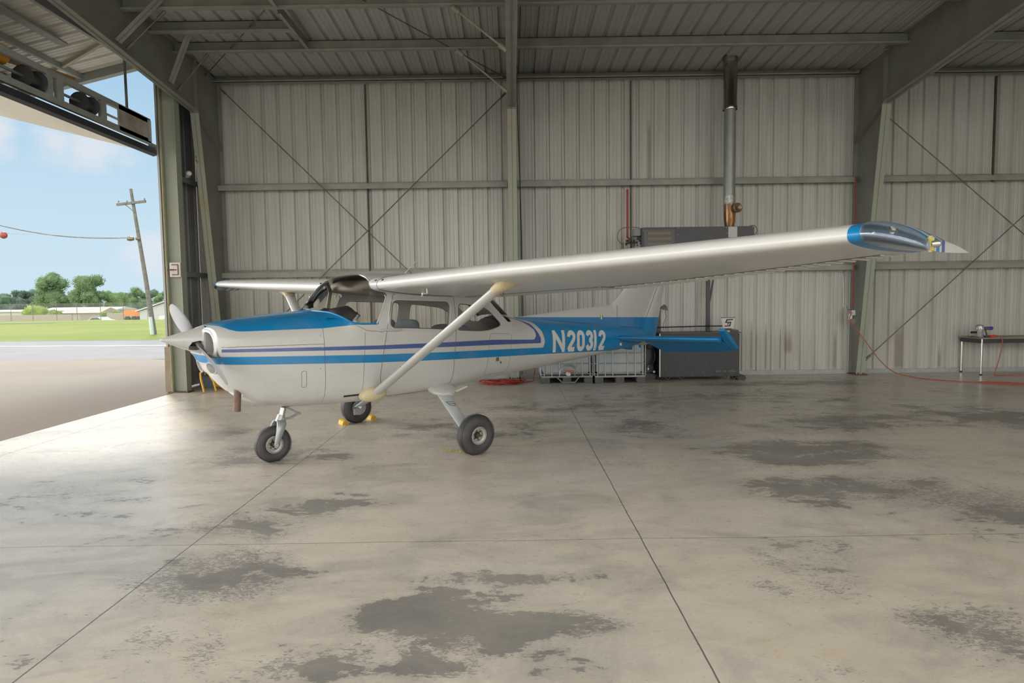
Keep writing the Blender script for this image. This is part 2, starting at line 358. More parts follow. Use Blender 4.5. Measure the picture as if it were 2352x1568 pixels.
# rigid frames: column + rafter
RB = lambda y: 5.22+.10*(12.2-y)
def frame(X, side, bf=.18, matc=M_col):
    root = empty('steel_column', (X, 13.0, 0), 0, 'tapered grey green steel column '+side, 'column', 'steel columns')
    L = lambda x, y, z: V(x-X, y-13.0, z)
    s = MB()   # web plate
    s.prism([L(X-.004, 13.2, 0), L(X-.004, 12.93, 0), L(X-.004, 12.22, 5.2), L(X-.004, 12.22, ROOFZ(12.22)-.03), L(X-.004, 13.2, ROOFZ(13.2)-.03)], (.008, 0, 0))
    s.build('web', M_rafter, root, 0)
    s = MB(); s.loft([[L(X+a*bf/2, y+c, z) for a, c in ((-1, 0), (1, 0), (1, .012), (-1, .012))] for y, z in ((12.93, 0), (12.22, 5.2))]); s.build('inner_flange', matc, root, 0)
    s = MB(); s.box2(L(X-bf/2, 13.2, 0), L(X+bf/2, 13.212, 6.1)); s.build('outer_flange', M_rafter, root, 0)
    s = MB(); s.box2(L(X-bf/2, 12.205, 5.19), L(X+bf/2, 12.225, 6.15)); s.build('splice_plate', M_rafter, root, 0)
    s = MB(); s.prism([L(X-bf/2, 12.235, 5.19), L(X-bf/2, 13.2, 4.72), L(X-bf/2, 13.2, 4.70), L(X-bf/2, 12.235, 5.17)], (bf, 0, 0)); s.build('stiffener', M_rafter, root, 0)
    s = MB(); s.box2(L(X-.12, 12.86, 0), L(X+.12, 13.24, .02)); s.box2(L(X-.06, 12.9, .02), L(X-.04, 12.92, .05)); s.box2(L(X+.04, 12.9, .02), L(X+.06, 12.92, .05)); s.build('base_plate', pmat('rust', (.16, .10, .06), .8, var=.4), root, 0)
    r = empty('roof_rafter', (X, 12.2, 5.2), 0, 'deep grey steel rafter rising from the column '+side, 'rafter', 'roof rafters')
    K = lambda x, y, z: V(x-X, y-12.2, z-5.2)
    s = MB(); yn = -3.0
    s.prism([K(X-.004, 12.2, 5.2), K(X-.004, yn, RB(yn)), K(X-.004, yn, ROOFZ(yn)-.03), K(X-.004, 12.2, ROOFZ(12.2)-.03)], (.008, 0, 0)); s.build('web', M_rafter, r, 0)
    s = MB(); s.loft([[K(X+a*bf/2, y, RB(y)+c) for a, c in ((-1, 0), (1, 0), (1, .014), (-1, .014))] for y in (12.2, yn)]); s.build('bottom_flange', M_steel, r, 0)
    s = MB(); s.loft([[K(X+a*bf/2, y, ROOFZ(y)-.03+c) for a, c in ((-1, 0), (1, 0), (1, .014), (-1, .014))] for y in (12.2, yn)]); s.build('top_flange', M_rafter, r, 0)
    return root
frame(-5.89, 'at the left, next to the open door', .16)
frame(.05, 'in the centre behind the aircraft tail', .17)
frame(7.08, 'at the right, with the outlet box', .17)

# door jamb column and its parts
j = empty('door_jamb_column', (-6.14, 11.76, 0), 0, 'rust stained steel column at the open door edge carrying a rusty plate', 'column')
s = MB(); s.box2((-.10, -.005, 0), (.145, .005, 6.0)); s.build('web', M_col, j, 0)
s = MB(); s.box2((.14, -.09, 0), (.152, .09, 6.0)); s.build('flange', M_col, j, 0)
s = MB(); s.box2((-.11, -.09, 0), (-.098, .09, 6.0)); s.build('flange', M_col, j, 0)
s = MB(); s.box2((-.125, -.1, 0), (-.11, .02, 6.0)); s.build('yellow_edge_angle', pmat('faded yellow', (.42, .38, .16), .6, var=.3), j, 0)
s = MB(); s.box2((-.19, -.12, 0), (.18, .12, .02)); s.build('base_plate', MATS['rust'], j, 0)
# rust stained plate with latch
pl = empty('latch_plate', (-6.09, 11.655, 2.25), 0, 'white square plate with rust outline bolted on the door jamb column', 'plate')
s = MB(); s.box2((-.1, -.012, -.13), (.1, .012, .13), bev=.003); s.build('plate', pmat('rusted white', (.6, .58, .54), .6, col2=(.5, .42, .36), scale=9), pl, 0)
s = MB(); rr = .055
for a, b_ in (((-rr, .09), (rr, .09)), ((rr, .09), (rr, -.09)), ((rr, -.09), (-rr, -.09)), ((-.03, 0), (.03, 0))): s.tube([(a[0], -.016, a[1]), (b_[0], -.016, b_[1])], .008, 6)
s.tube([(-.13, -.04, 0), (-.02, -.02, 0)], .012, 8); s.build('latch', MATS['rust'], pl)
tag(MB().box((-6.37, 11.82, .42), (.15, .05, .84), Matrix.Rotation(.02, 3, 'Y'), bev=.004).build('board', pmat('brown board', (.30, .24, .17), .7, var=.2, scale=8), smooth=0), 'short brown board standing against the outside of the door jamb', 'board')

# ------------------------------------------------------------ brace rods and flange braces
def rod(name, a, b, r, label, cat='brace', group=None, mat=None, ends=True):
    s = MB(); a = V(*a); b = V(*b); s.tube([a, b], r, 8); d = (b-a).normalized()
    if ends:
        for p, q in ((a, 1), (b, -1)): s.tube([p, p+d*q*.14], r*2.2, 8)
    return tag(s.build(name, mat or M_rod), label, cat, group)
rod('brace_rod', (-5.72, 12.98, 5.88), (-.05, 12.98, .22), .011, 'thin wall brace rod running down to the right in the left bay')
rod('brace_rod', (-.05, 12.94, 5.72), (-5.7, 12.94, .35), .011, 'thin wall brace rod running down to the left in the left bay')
rod('brace_rod', (7.2, 12.55, 5.12), (13.4, 13.0, .25), .011, 'thin brace rod running down to the right beyond the right column')
rod('brace_rod', (7.2, 12.98, .3), (13.2, 13.0, 5.8), .011, 'thin brace rod running up to the right from the right column foot')
rod('roof_rod', (-5.86, 12.7, 6.05), (-3.25, 9.7, 6.25), .010, 'thin roof rod rising from the left column top')
rod('roof_rod', (-.05, 12.9, 5.98), (-3.0, 9.0, 6.3), .010, 'thin roof rod running up to the left from the centre column top')
rod('roof_rod', (-5.86, 10.1, 5.55), (-5.25, 10.1, 6.1), .012, 'thin threaded rod from the left rafter to the second purlin')
rod('roof_rod', (-5.86, 11.6, 5.4), (-5.3, 11.6, 6.03), .012, 'thin threaded rod from the left rafter to the first purlin')
rod('roof_rod', (7.3, 9.2, 5.6), (10.2, 12.0, 6.1), .010, 'thin roof rod beside the right rafter')
def angle_brace(a, b, w, label, up=(0, 1, 0)):
    a = V(*a); b = V(*b); t = (b-a).normalized(); u = V(*up); n_ = t.cross(u).normalized(); s = MB()
    s.loft([[p, p+u*w, p+u*w+n_*.006, p+n_*.006] for p in (a, b)]); s.loft([[p, p+n_*w*.8, p+n_*w*.8+u*.006, p+u*.006] for p in (a, b)])
    return tag(s.build('flange_brace', M_steel, smooth=0), label, 'brace')
angle_brace((-5.81, 11.28, 5.43), (-5.28, 10.9, 6.08), .08, 'flat steel flange brace from left rafter to the short extra purlin')
angle_brace((-5.81, 9.8, 5.54), (-5.2, 9.9, 6.2), .08, 'flat steel flange brace from left rafter up to the second purlin')
M_tan = pmat('tan angle steel', (.36, .35, .26), .5, var=.2)
rod('flange_brace', (-.02, 10.06, 5.44), (-.84, 10.06, 6.09), .018, 'round tan brace from the centre rafter to the second purlin', mat=M_tan)
rod('flange_brace', (-.02, 11.54, 5.29), (-.90, 11.54, 6.01), .016, 'round tan brace from the centre rafter to the first purlin', mat=M_tan)
# conduit down the centre column
s = MB(); s.tube([(.165, 12.3, 6.0), (.16, 12.35, 5.4), (.17, 12.6, 5.0), (.20, 12.98, 4.1), (.22, 13.0, 3.0), (.235, 13.0, .8)], .008, 6)
tag(s.build('electrical_cable', M_black), 'thin black cable hanging down the right side of the centre column', 'cable')
s = MB(); s.box((0, 0, 0), (.13, .05, .1), bev=.008); s.tube([(0, -.02, 0), (0, -.05, -.02)], .03, 10)
o = s.build('junction_fitting', M_white); o.location = (.08, 8.45, 5.52); tag(o, 'small white electrical fitting high on the centre rafter', 'fitting')
s = MB(); s.lathe([(.0, 0), (.045, 0), (.05, .03), (.05, .15), (.035, .17), (0, .17)], (0, 0, 0), (.55, -.8, -.12), 20); s.lathe([(.03, .17), (.03, .18)], (0, 0, 0), (.55, -.8, -.12), 16)
s.box((0, .0, -.05), (.06, .06, .05))
o = s.build('security_camera', M_white); o.location = (-6.2, 12.5, 4.13); tag(o, 'small white security camera on the upper girt beside the door', 'camera')

# ------------------------------------------------------------ folded bifold door outside the opening
D = empty('bifold_door', (-6.5, 8.0, 5.6), 0, 'open white ribbed bifold hangar door folded up outside the opening', 'door')
DL = lambda x, y, z: V(x+6.5, y-8.0, z-5.6)
HX, HZ, AX, AZ, BX, BZ = -6.5, 6.08, -9.9, 5.28, -6.6, 4.43
M_door = sheet_mat('door sheet', (.80, .77, .69), (.52, .48, .40), .6)[0]
y0, y1 = -2.0, 11.95
def slope_sheet(xa, za, xb, zb, y0, y1, deep):
    s = MB(); L = sqrt((xb-xa)**2+(zb-za)**2); nx, nz = -(zb-za)/L, (xb-xa)/L
    pr = ribbed(y0, y1, .1, deep=abs(deep)); sg = 1 if deep > 0 else -1
    s.loft([[DL(xa+nx*d*sg, y, za+nz*d*sg) for y, d in pr], [DL(xb+nx*d*sg, y, zb+nz*d*sg) for y, d in pr]], closed=False); return s
slope_sheet(HX, HZ, AX, AZ, y0, y1, -.05).build('upper_leaf_sheet', M_door, D, 0)
slope_sheet(BX, BZ-.02, AX, AZ-.02, y0, y1, -.02).build('lower_leaf_sheet', M_door, D, 0)
M_dsteel = pmat('door frame steel', (.33, .35, .33), .5, var=.15)
def dbox(a, b, w, h, name, mat=M_dsteel):
    a = DL(*a); b = DL(*b); t = (b-a).normalized(); u = V(0, 0, 1); u = (u-t*u.dot(t)).normalized(); n_ = t.cross(u)
    s = MB(); s.loft([[p+n_*w/2*i+u*h/2*k for i, k in ((-1, -1), (1, -1), (1, 1), (-1, 1))] for p in (a, b)]); return s.build(name, mat, D, 0)
lx = lambda f: (HX+(AX-HX)*f, HZ+(AZ-HZ)*f-.05)
for f in (.36,):
    X_, Z_ = lx(f); dbox((X_, y0, Z_), (X_, y1, Z_), .06, .09, 'leaf_girt')
X_, Z_ = lx(.62); dbox((X_, y0, Z_), (X_, 11.2, Z_), .06, .12, 'leaf_girt', pmat('brown primed steel', (.22, .15, .10), .6, var=.3))
a, b_ = lx(0.02), lx(1.0); dbox((a[0], y1-.08, a[1]-.04), (b_[0], y1-.08, b_[1]-.04), .12, .12, 'leaf_edge_beam')
a, b_ = lx(0.05), lx(.62); dbox((a[0], 10.9, a[1]), (b_[0], 11.7, b_[1]), .05, .05, 'leaf_diagonal', pmat('cream angle', (.5, .44, .3), .5))
a, b_ = lx(0.2), lx(.36); dbox((a[0], 9.0, a[1]-.03), (a[0], 10.6, a[1]-.03), .16, .03, 'leaf_girt')
# bottom truss of the lower leaf: two chords with plates between, drums and shaft
dbox((BX, y0, 4.97), (BX, y1, 4.97), .06, .09, 'truss_chord'); dbox((BX, y0, 4.60), (BX, y1, 4.60), .06, .09, 'truss_chord')
s = MB(); s.loft([[DL(BX+dx_, y, 4.45+dz_) for dx_, dz_ in ((-.05, .05), (.05, .05), (.07, -.06), (-.02, -.08))] for y in (y0, 12.08)]); s.build('bottom_seal', pmat('dark rubber seal', (.035, .035, .045), .6), D, 0)
for yy in (11.9, 10.6, 9.6, 9.38, 8.4, 8.2, 7.2, 6.2): MB().box2(DL(BX-.04, yy-.05, 4.6), DL(BX+.04, yy+.05, 4.98)).build('truss_post', M_dsteel, D, 0)
MB().box2(DL(BX+.0, 11.0, 4.58), DL(BX+.03, 11.95, 5.0)).build('truss_plate', pmat('pale plate', (.45, .43, .40), .5, col2=(.36, .26, .2), scale=5), D, 0)
M_drum = pmat('dark drum', (.06, .06, .065), .45, var=.3)
for yy in (10.15, 9.0, 7.8):
    s = MB(); s.lathe([(.0, 0), (.15, 0), (.15, .02), (.09, .03), (.09, .25), (.15, .26), (.15, .28), (0, .28)], DL(BX-.08, yy, 4.79), (0, 1, 0), 20); s.box(DL(BX-.16, yy+.3, 4.79), (.12, .1, .3)); s.build('cable_drum', M_drum, D)
s = MB(); s.tube([DL(BX-.08, y0, 4.79), DL(BX-.08, 11.6, 4.79)], .022, 8); s.build('lift_shaft', M_galv, D)
s = MB(); s.box(DL(BX-.2, 8.1, 5.02), (.3, .9, .25), bev=.04); s.lathe([(.0, 0), (.13, 0), (.14, .3), (.1, .34), (0, .34)], DL(BX-.2, 8.5, 5.0), (0, 1, 0), 16); s.build('lift_motor', pmat('orange motor', (.62, .26, .03), .45), D)
s = MB(); s.box(DL(BX-.35, 9.6, 5.12), (.22, 1.5, .05), Matrix.Rotation(.1, 3, 'X')); s.build('motor_guard', pmat('brown orange', (.42, .2, .05), .5), D)
s = MB(); s.tube([DL(-6.62, 11.32, 6.0), DL(-6.62, 11.32, 4.95)], .022, 8); s.build('lift_strap', M_rod, D)
s = MB(); s.lathe([(0, 0), (.05, 0), (.05, .12), (0, .12)], DL(BX, 11.98, 4.55), (0, 1, 0), 12); s.tube([DL(BX, 12.0, 4.5), DL(BX+.1, 12.14, 4.47)], .02, 8); s.build('guide_roller', M_rod, D)
s = MB(); s.box(DL(-8.6, 11.25, 5.5), (.14, .2, .16), bev=.01); s.build('hinge_bracket', M_galv, D)

# ------------------------------------------------------------ outdoors
def ground_mat(name, f):
    m, n, b = newmat(name); f(n, b); b.inputs['Roughness'].default_value = .9; b.inputs['Specular IOR Level'].default_value = .15; return m
def f_(n, b):
    P = n.pos(); x, y, z = n.xyz(P)[:3]; nz = n.noise(P, .35, 6, .6); fi = n.noise(P, 14, 4, .7)
    c = n.mix(n.mr(nz, .3, .7), (.25, .215, .18, 1), (.30, .26, .22, 1))
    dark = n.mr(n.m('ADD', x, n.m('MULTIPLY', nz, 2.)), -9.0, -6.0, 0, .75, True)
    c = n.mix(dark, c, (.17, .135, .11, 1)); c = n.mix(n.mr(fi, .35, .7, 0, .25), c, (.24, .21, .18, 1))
    # cracks and a weed line
    cr = n.noise(P, .25, 4, .6)
    wy = n.m('ADD', y, n.m('MULTIPLY', cr, 2.5)); 
    k = None
    for at, sl, w in ((14.6, .12, .035), (12.9, -.26, .03), (17.6, -.2, .04), (20.4, .05, .05)):
        t = n.mr(n.m('ABSOLUTE', n.m('SUBTRACT', n.m('ADD', wy, n.m('MULTIPLY', n.m('ADD', x, 11), sl)), at)), w, w*.3); k = t if k is None else n.m('MAXIMUM', k, t)
    c = n.mix(n.m('MULTIPLY', k, .6), c, (.22, .18, .12, 1))
    n.link(c, b.inputs['Base Color'])
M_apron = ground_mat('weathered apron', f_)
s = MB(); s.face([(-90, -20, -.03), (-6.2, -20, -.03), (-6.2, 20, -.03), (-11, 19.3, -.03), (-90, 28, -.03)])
o = s.build('apron', M_apron, smooth=0); o['kind'] = 'structure'
def f_(n, b):
    P = n.pos(); n.link(n.mix(n.mr(n.noise(P, .5, 5), .3, .7), (.27, .267, .267, 1), (.235, .232, .235, 1)), b.inputs['Base Color'])
M_taxi = ground_mat('taxiway asphalt', f_)
s = MB(); s.face([(-90, 28, -.03), (-11, 19.3, -.03), (40, 14.5, -.03), (60, 25, -.03), (-15.5, 29.2, -.03), (-90, 34.5, -.03)])
o = s.build('taxiway', M_taxi, smooth=0); o['kind'] = 'structure'
o = MB().loft([[V(-60, 30.2, -.022), V(-60, 30.7, -.022)], [V(10, 22.9, -.022), V(10, 23.15, -.022)]], closed=False).build('taxiway_line', pmat('white line paint', (.75, .74, .71), .7), smooth=0); o['kind'] = 'structure'
def f_(n, b):
    P = n.pos(); a = n.noise(n.v('MULTIPLY', P, (.5, 1, 1)), .16, 5, .6); f = n.noise(P, 2.5, 6, .7)
    c = n.mix(n.mr(a, .35, .65), (.15, .20, .04, 1), (.245, .255, .065, 1)); c = n.mix(n.mr(f, .3, .75, 0, .4), c, (.12, .175, .04, 1)); n.link(c, b.inputs['Base Color'])
M_grass = ground_mat('mown grass', f_)
s = MB(); random.seed(4)
rings = []
for fr in (0, .12, .3, .5, .7, .9, 1.0, 1.3, 1.8, 3.5, 8):
    row = []
    for k in range(40):
        x = -150+k*6.0; ya = 30.0-.085*(x+20) if x < -15 else 29.2-.05*(x+15)
        y = ya+fr*38; z = -.03+.10*math.sin(min(fr, 1)*pi)*(1+.3*sin(x*.3))+(0 if fr <= 1 else -1.35*min(1, (fr-1)/.8)); row.append(V(x, y, z))
    rings.append(row)
s.loft(rings, closed=False); o = s.build('grass_field', M_grass); o['kind'] = 'structure'
GZ = -1.38
# perimeter road strip in the grass
o = MB().loft([[V(-75, 55, .085), V(-75, 56.5, .085)], [V(-41, 57, .08), V(-41, 58, .08)]], closed=False).build('service_path', M_taxi, smooth=0); o['kind'] = 'structure'

def P3(px, py, Y):   # point of the picture ray at world distance Y, used only to lay out far things
    d = _fw*FPX+_r*(px-1176)-_u*(py-784); t = Y/d.y; return V(d.x*t, Y, CAMH+d.z*t)
# leaning utility pole
M_wood = pmat('weathered pole wood', (.17, .16, .14), .85, var=.35, scale=6)
up = empty('utility_pole', (-19.26, 34.4, 0), 0, 'leaning grey wooden utility pole with a crossarm at the grass edge', 'utility pole')
s = MB(); s.tube([(0, 0, -.2), (-.35, 0, 3.2), (-.88, 0, 7.75)], [.14, .11, .075], 12); s.build('pole', M_wood, up)
s = MB(); s.box((-.83, -.1, 7.0), (1.55, .1, .12), Matrix.Rotation(-.1, 3, 'Y')); s.tube([(-.8, -.06, 6.6), (-1.2, -.06, 6.95)], .02, 6); s.build('crossarm', M_wood, up, 0)
for dx_ in (-1.5, -1.05, -.12):
    s = MB(); s.lathe([(.015, 0), (.035, .04), (.035, .08), (0, .11)], (dx_, -.1, 7.06+(.08 if dx_ > -.5 else -.03)), (0, 0, 1), 10); s.build('insulator', M_rod, up)
s = MB(); s.tube([(0-.05, -.12, 0), (-.12, -.12, .95)], .10, 10); s.build('pole_guard', pmat('grey green guard', (.42, .50, .48), .6), up)
a = P3(300, 546, 34.3)
s = MB(); pts = [a+V(-38*t, 0.5*t, -.0+3.9*t*t*.65+ .4*t) for t in [k/12 for k in range(13)]]
s.tube([a+(P3(-60, 503, 33.)-a)*t+V(0, 0, -.35*math.sin(pi*t)) for t in [k/14 for k in range(15)]], .022, 6); tag(s.build('power_line', M_rod), 'dark overhead cable strung from the utility pole towards the left', 'cable')
for px, r_ in ((300, .16), (317, .11)):
    s = MB(); q = P3(px, 548, 34.25); s.lathe([(0, -r_*1.3), (r_*.7, -r_*.9), (r_*.8, 0), (r_*.6, r_*.9), (0, r_*1.1)], q, (1, 0, -.05), 10); tag(s.build('cable_clamp', M_rod), ('larger' if r_ > .12 else 'smaller')+' dark cable clamp where the line meets the pole', 'clamp')
s = MB(); q = P3(8, 540, 30); s.lathe([(.16*sin(t), -.16*cos(t)) for t in [pi*k/10 for k in range(11)]], q, (0, 0, 1), 16); tag(s.build('marker_ball', pmat('red marker', (.30, .06, .04), .5)), 'red orange marker ball hanging in the sky at the far left', 'marker ball')
s = MB(); s.tube([q+V(0, 0, .1), q+V(-6, 1, .4)], .008, 5); s.tube([q+V(0, 0, .1), P3(316, 548, 34.2)], .006, 5); tag(s.build('power_line', M_rod), 'hair thin second cable carrying the red marker ball', 'cable')

# trees
def leaf_mat(name, c1, c2):
    m, n, b = newmat(name); P = n.obj(); f = n.noise(P, 1.1, 4, .6)
    n.link(n.mix(n.mr(f, .3, .7), (*c1, 1), (*c2, 1)), b.inputs['Base Color']); b.inputs['Roughness'].default_value = .7; b.inputs['Specular IOR Level'].default_value = .2
    tr = n.new('ShaderNodeBsdfTranslucent'); tr.inputs[0].default_value = (*c2, 1); mx = n.new('ShaderNodeMixShader'); mx.inputs[0].default_value = .35
    out = n.nt.nodes['Material Output']; n.link(b.outputs[0], mx.inputs[1]); n.link(tr.outputs[0], mx.inputs[2]); n.link(mx.outputs[0], out.inputs[0]); return m
LEAF = [leaf_mat('leaf blue green', (.13, .20, .15), (.17, .26, .17)), leaf_mat('leaf mid green', (.14, .22, .12), (.20, .30, .15)), leaf_mat('leaf light green', (.18, .28, .13), (.25, .37, .16)), leaf_mat('leaf bright yellow green', (.30, .42, .08), (.40, .50, .12)), leaf_mat('leaf dark', (.10, .155, .14), (.13, .19, .155))]  # tree-line greens paled and blued: distance haze is put into the leaf colour
M_bark = pmat('bark', (.22, .19, .15), .9, var=.3)
def foliage(clumps, leaf, count, rnd):
    s = MB(); tot = sum(c[3]**2 for c in clumps)
    for (cx, cy, cz, cr) in clumps:
        for _ in range(int(count*cr*cr/tot)):
            u = rnd.uniform(-1, 1); t = rnd.uniform(0, 2*pi); q = sqrt(1-u*u); rr = cr*rnd.uniform(.55, 1.05)
            p = V(cx+rr*q*cos(t), cy+rr*q*sin(t), cz+rr*u*.85); nrm = V(rnd.gauss(0, 1), rnd.gauss(0, 1), rnd.gauss(0, 1)+.4).normalized(); a = nrm.orthogonal().normalized(); b = nrm.cross(a); l = leaf*rnd.uniform(.6, 1.3)
            s.face([p-a*l, p-b*l*.6, p+a*l, p+b*l*.6])
    return s
def tree(px, top, bot, wpx, Y, mat, label, seed, trunk=True, n=2600, gapy=.0, name='tree', cat='tree', group=None):
    rnd = random.Random(seed); b = P3(px, bot, Y); k = Y/1451.; h = (bot-top)*k; w = wpx*k
    e = empty(name, b, 0, label, cat, group)
    cl = []
    for i in range(16 if h > 3 else 8):
        t = rnd.uniform(.22+gapy, .92); r = w*.5*(1-abs(t-.55)*1.1); a = rnd.uniform(0, 2*pi); q = rnd.uniform(.25, .8)*r
        cl.append((q*cos(a), q*sin(a)*.8, h*t, w*rnd.uniform(.12, .22)))
    cl.append((0, 0, h*.82, w*.17)); cl.append((w*.05, 0, h*.5, w*.3))
    if not trunk: cl += [(w*rnd.uniform(-.35, .35), 0, h*.25, w*.2) for _ in range(3)]
    fs = foliage(cl, max(.13, h*.016), int(n*2.2), rnd)
    for (cx, cy, cz, cr) in cl:
        bb = bmesh.new(); bmesh.ops.create_icosphere(bb, subdivisions=2, radius=cr*.74)
        for v in bb.verts: v.co = v.co*rnd.uniform(.82, 1.12)+V(cx, cy, cz)
        fs.merge(bb)
    fs.build('foliage', mat, e, 0)
    if trunk:
        s = MB(); s.tube([(0, 0, -.3), (w*.02, 0, h*.3), (0, 0, h*.7)], [h*.03, h*.022, h*.008], 8)
        for c in cl[:7]: s.tube([(w*.01, 0, h*.3), (c[0]*.5, c[1]*.5, (h*.35+c[2])/2), (c[0], c[1], c[2])], [h*.012, h*.008, .02], 5)
        s.build('trunk', M_bark, e)
    return e
tree(126, 628, 740, 96, 150, LEAF[1], 'tall open branched tree, tallest in the distant tree line', 1, n=2800, gapy=.1)
tree(208, 634, 740, 92, 145, LEAF[1], 'tall rounded tree right of the tallest one', 2, n=4200)
tree(262, 670, 740, 80, 150, LEAF[2], 'lighter green rounded tree at mid height behind the low house', 3, trunk=False, n=3200)
tree(55, 664, 740, 50, 160, LEAF[4], 'dark bluish conifer like tree left of the tallest tree', 4, n=2600)
tree(14, 674, 740, 90, 165, LEAF[0], 'dull green tree at the far left of the tree line', 5, trunk=False, n=3000)
tree(90, 666, 740, 70, 174, LEAF[0], 'rounded tree between the dark tree and the tallest tree', 6, trunk=False, n=2600)
tree(170, 664, 740, 60, 170, LEAF[0], 'thin tree filling the gap between the two tallest trees', 7, n=2000)
tree(322, 660, 740, 62, 170, LEAF[1], 'bushy tree just left of the utility pole', 8, trunk=False, n=2600)
tree(292, 668, 740, 62, 180, LEAF[0], 'pale distant tree right of the light green one', 9, trunk=False, n=2200)
tree(372, 668, 740, 56, 175, LEAF[1], 'tree right of the utility pole next to the door jamb', 10, trunk=False, n=2600)
tree(345, 668, 740, 60, 185, LEAF[0], 'faint distant tree directly behind the utility pole', 11, trunk=False, n=2000)
tree(40, 690, 742, 90, 200, LEAF[4], 'low dark hedge of trees at the far left behind the long roof', 12, trunk=False, n=3000)
tree(120, 700, 740, 80, 180, LEAF[4], 'low dark growth under the tallest tree', 13, trunk=False, n=2600)
tree(290, 700, 742, 80, 205, LEAF[4], 'low dark growth behind the orange truck', 14, trunk=False, n=2600)
for px, top, bot, w, lab, sd in ((85, 708, 727, 62, 'bright green bush beside the long pale roof', 20), (125, 713, 727, 30, 'yellow green bush at the left corner of the brown roofed house', 21), (242, 719, 729, 24, 'small light green bush right of the brown roofed house', 22), (270, 715, 731, 28, 'rounded bright green bush right of the white car', 23), (338, 734, 741, 26, 'low dark green shrub against the big white building', 24)):
    tree(px, top, bot, w, 105, LEAF[3] if sd < 24 else LEAF[1], lab, sd, trunk=False, n=900, name='bush', cat='bush')

# houses, sheds, vehicles and fence beyond the grass
def hb(x0, x1, ytop, ybot, Y, depth):
    a = P3(x0, ybot, Y); b = P3(x1, ytop, Y); return a, b
M_brownroof = pmat('brown shingle roof', (.42, .35, .32), .8, var=.2, scale=3)
M_pale = pmat('pale siding', (.50, .48, .46), .7, var=.1)
M_tanw = pmat('tan siding', (.40, .34, .29), .7, var=.12)
def gable(name, x0, x1, wtop, rtop, bot, Y, depth, wallm, roofm, label, hip=.12, doors=()):
    a = P3(x0, bot, Y); b = P3(x1, bot, Y); k = Y/1451.; zt = (bot-wtop)*k; zr = (bot-rtop)*k
    e = empty(name, (a+b)/2, 0, label, 'building'); hw_ = (b.x-a.x)/2; tilt = b.z-a.z
    MB().box2((-hw_, 0, -1), (hw_, depth, zt)).build('wall', wallm, e, 0)
    s = MB(); o_ = .4; q = hw_*hip
    s.loft([[V(-hw_-o_, -o_, zt), V(hw_+o_, -o_, zt), V(hw_+o_, depth+o_, zt), V(-hw_-o_, depth+o_, zt)], [V(-hw_-o_+q, depth/2-.05, zr), V(hw_+o_-q, depth/2-.05, zr), V(hw_+o_-q, depth/2+.05, zr), V(-hw_-o_+q, depth/2+.05, zr)]])
    s.build('roof', roofm, e, 0)
    for (u0, u1, h_, mt) in doors: MB().box2((-hw_+2*hw_*u0, -.06, 0), (-hw_+2*hw_*u1, 0, zt*h_)).build('garage_door', mt, e, 0)
    return e
gable('house', 143, 228, 719, 707, 736, 116, 6, M_pale, M_brownroof, 'low pale house with brown roof and garage door in the distance', .02, doors=((.06, .28, .85, M_tanw), (.5, .98, .8, M_tanw)))
gable('long_building', 92, 262, 713, 706, 734, 126, 8, M_pale, pmat('grey roof', (.45, .44, .44), .8, var=.1), 'long low building with grey roof behind the brown roofed house', .03)
gable('shed', -40, 64, 716, 712, 727, 108, 6, pmat('cream siding', (.52, .51, .47), .7), pmat('white roof', (.60, .63, .68), .6), 'long white roofed shed at the far left beyond the fence', .0)
gable('garden_house', 288, 312, 722, 713, 734, 152, 7, M_pale, M_brownroof, 'small house with brown roof left of the orange truck', .1)
# big white building: gable end seen at an angle
a = P3(322, 742, 95)
e = empty('white_warehouse', a, 0, 'large pale grey metal warehouse with a sloping roof right of the pole', 'building')
M_wh = pmat('pale metal siding', (.44, .455, .48), .6, var=.06)
s = MB(); s.prism([V(0, 0, -1), V(14, 0, -1), V(14, 0, 6.2), V(0, 0, 1.75)], V(0, 14, 0)); s.build('wall', M_wh, e, 0)
s = MB(); s.prism([V(-.5, -.3, 1.7), V(14, -.3, 6.35), V(14, -.3, 6.5), V(-.5, -.3, 1.85)], V(0, 15, 0)); s.build('roof', pmat('roof trim', (.56, .57, .6), .6), e, 0)
MB().box2((1.5, -.05, .0), (1.56, 0, 2.1)).build('downspout', M_galv, e, 0)
# cars
def car(px0, px1, top, bot, Y, mat, label, name='car', cab=False):
    a = P3(px0, bot, Y); k = Y/1451.; w = (px1-px0)*k; h = (bot-top)*k; e = empty(name, (a.x+w/2, Y, a.z-.35), 0, label, name)
    H = h+.35
    prof = [(-.5, .25), (-.5, .5), (-.42, .6), (-.28, .66), (-.14, .97), (.12, 1.0), (.28, .68), (.44, .6), (.5, .48), (.5, .25)] if not cab else [(-.5, .2), (-.5, .8), (-.45, 1), (.1, 1), (.2, .65), (.45, .6), (.5, .5), (.5, .2)]
    s = MB(); s.prism([V(x*w, -.9, z*H) for x, z in prof], V(0, 1.8, 0)); s.build('body', mat, e, 20)
    s = MB(); s.prism([V(x*w, -.92, z*H) for x, z in ((-.23, .67), (-.12, .93), (.1, .95), (.22, .68))], V(0, 1.84, 0)); s.build('windows', pmat('car glass', (.10, .13, .15), .15), e, 0)
    for x in (-.3, .3):
        s = MB(); s.lathe([(0, 0), (H*.24, 0), (H*.24, .2), (0, .2)], (x*w, -.95, H*.22), (0, 1, 0), 14); s.build('wheel', M_black, e)
    return e
car(201, 258, 728, 740, 78, pmat('white car paint', (.62, .63, .64), .3), 'white sedan showing above the grass rise before the brown roofed house')
car(374, 420, 725, 743, 80, pmat('white van paint', (.62, .63, .64), .3), 'white vehicle partly hidden by the door jamb', 'van', True)
e = empty('dump_truck', P3(309, 738, 97), 0, 'orange truck parked beside the pale warehouse', 'truck')
M_or = pmat('orange truck paint', (.60, .20, .03), .5)
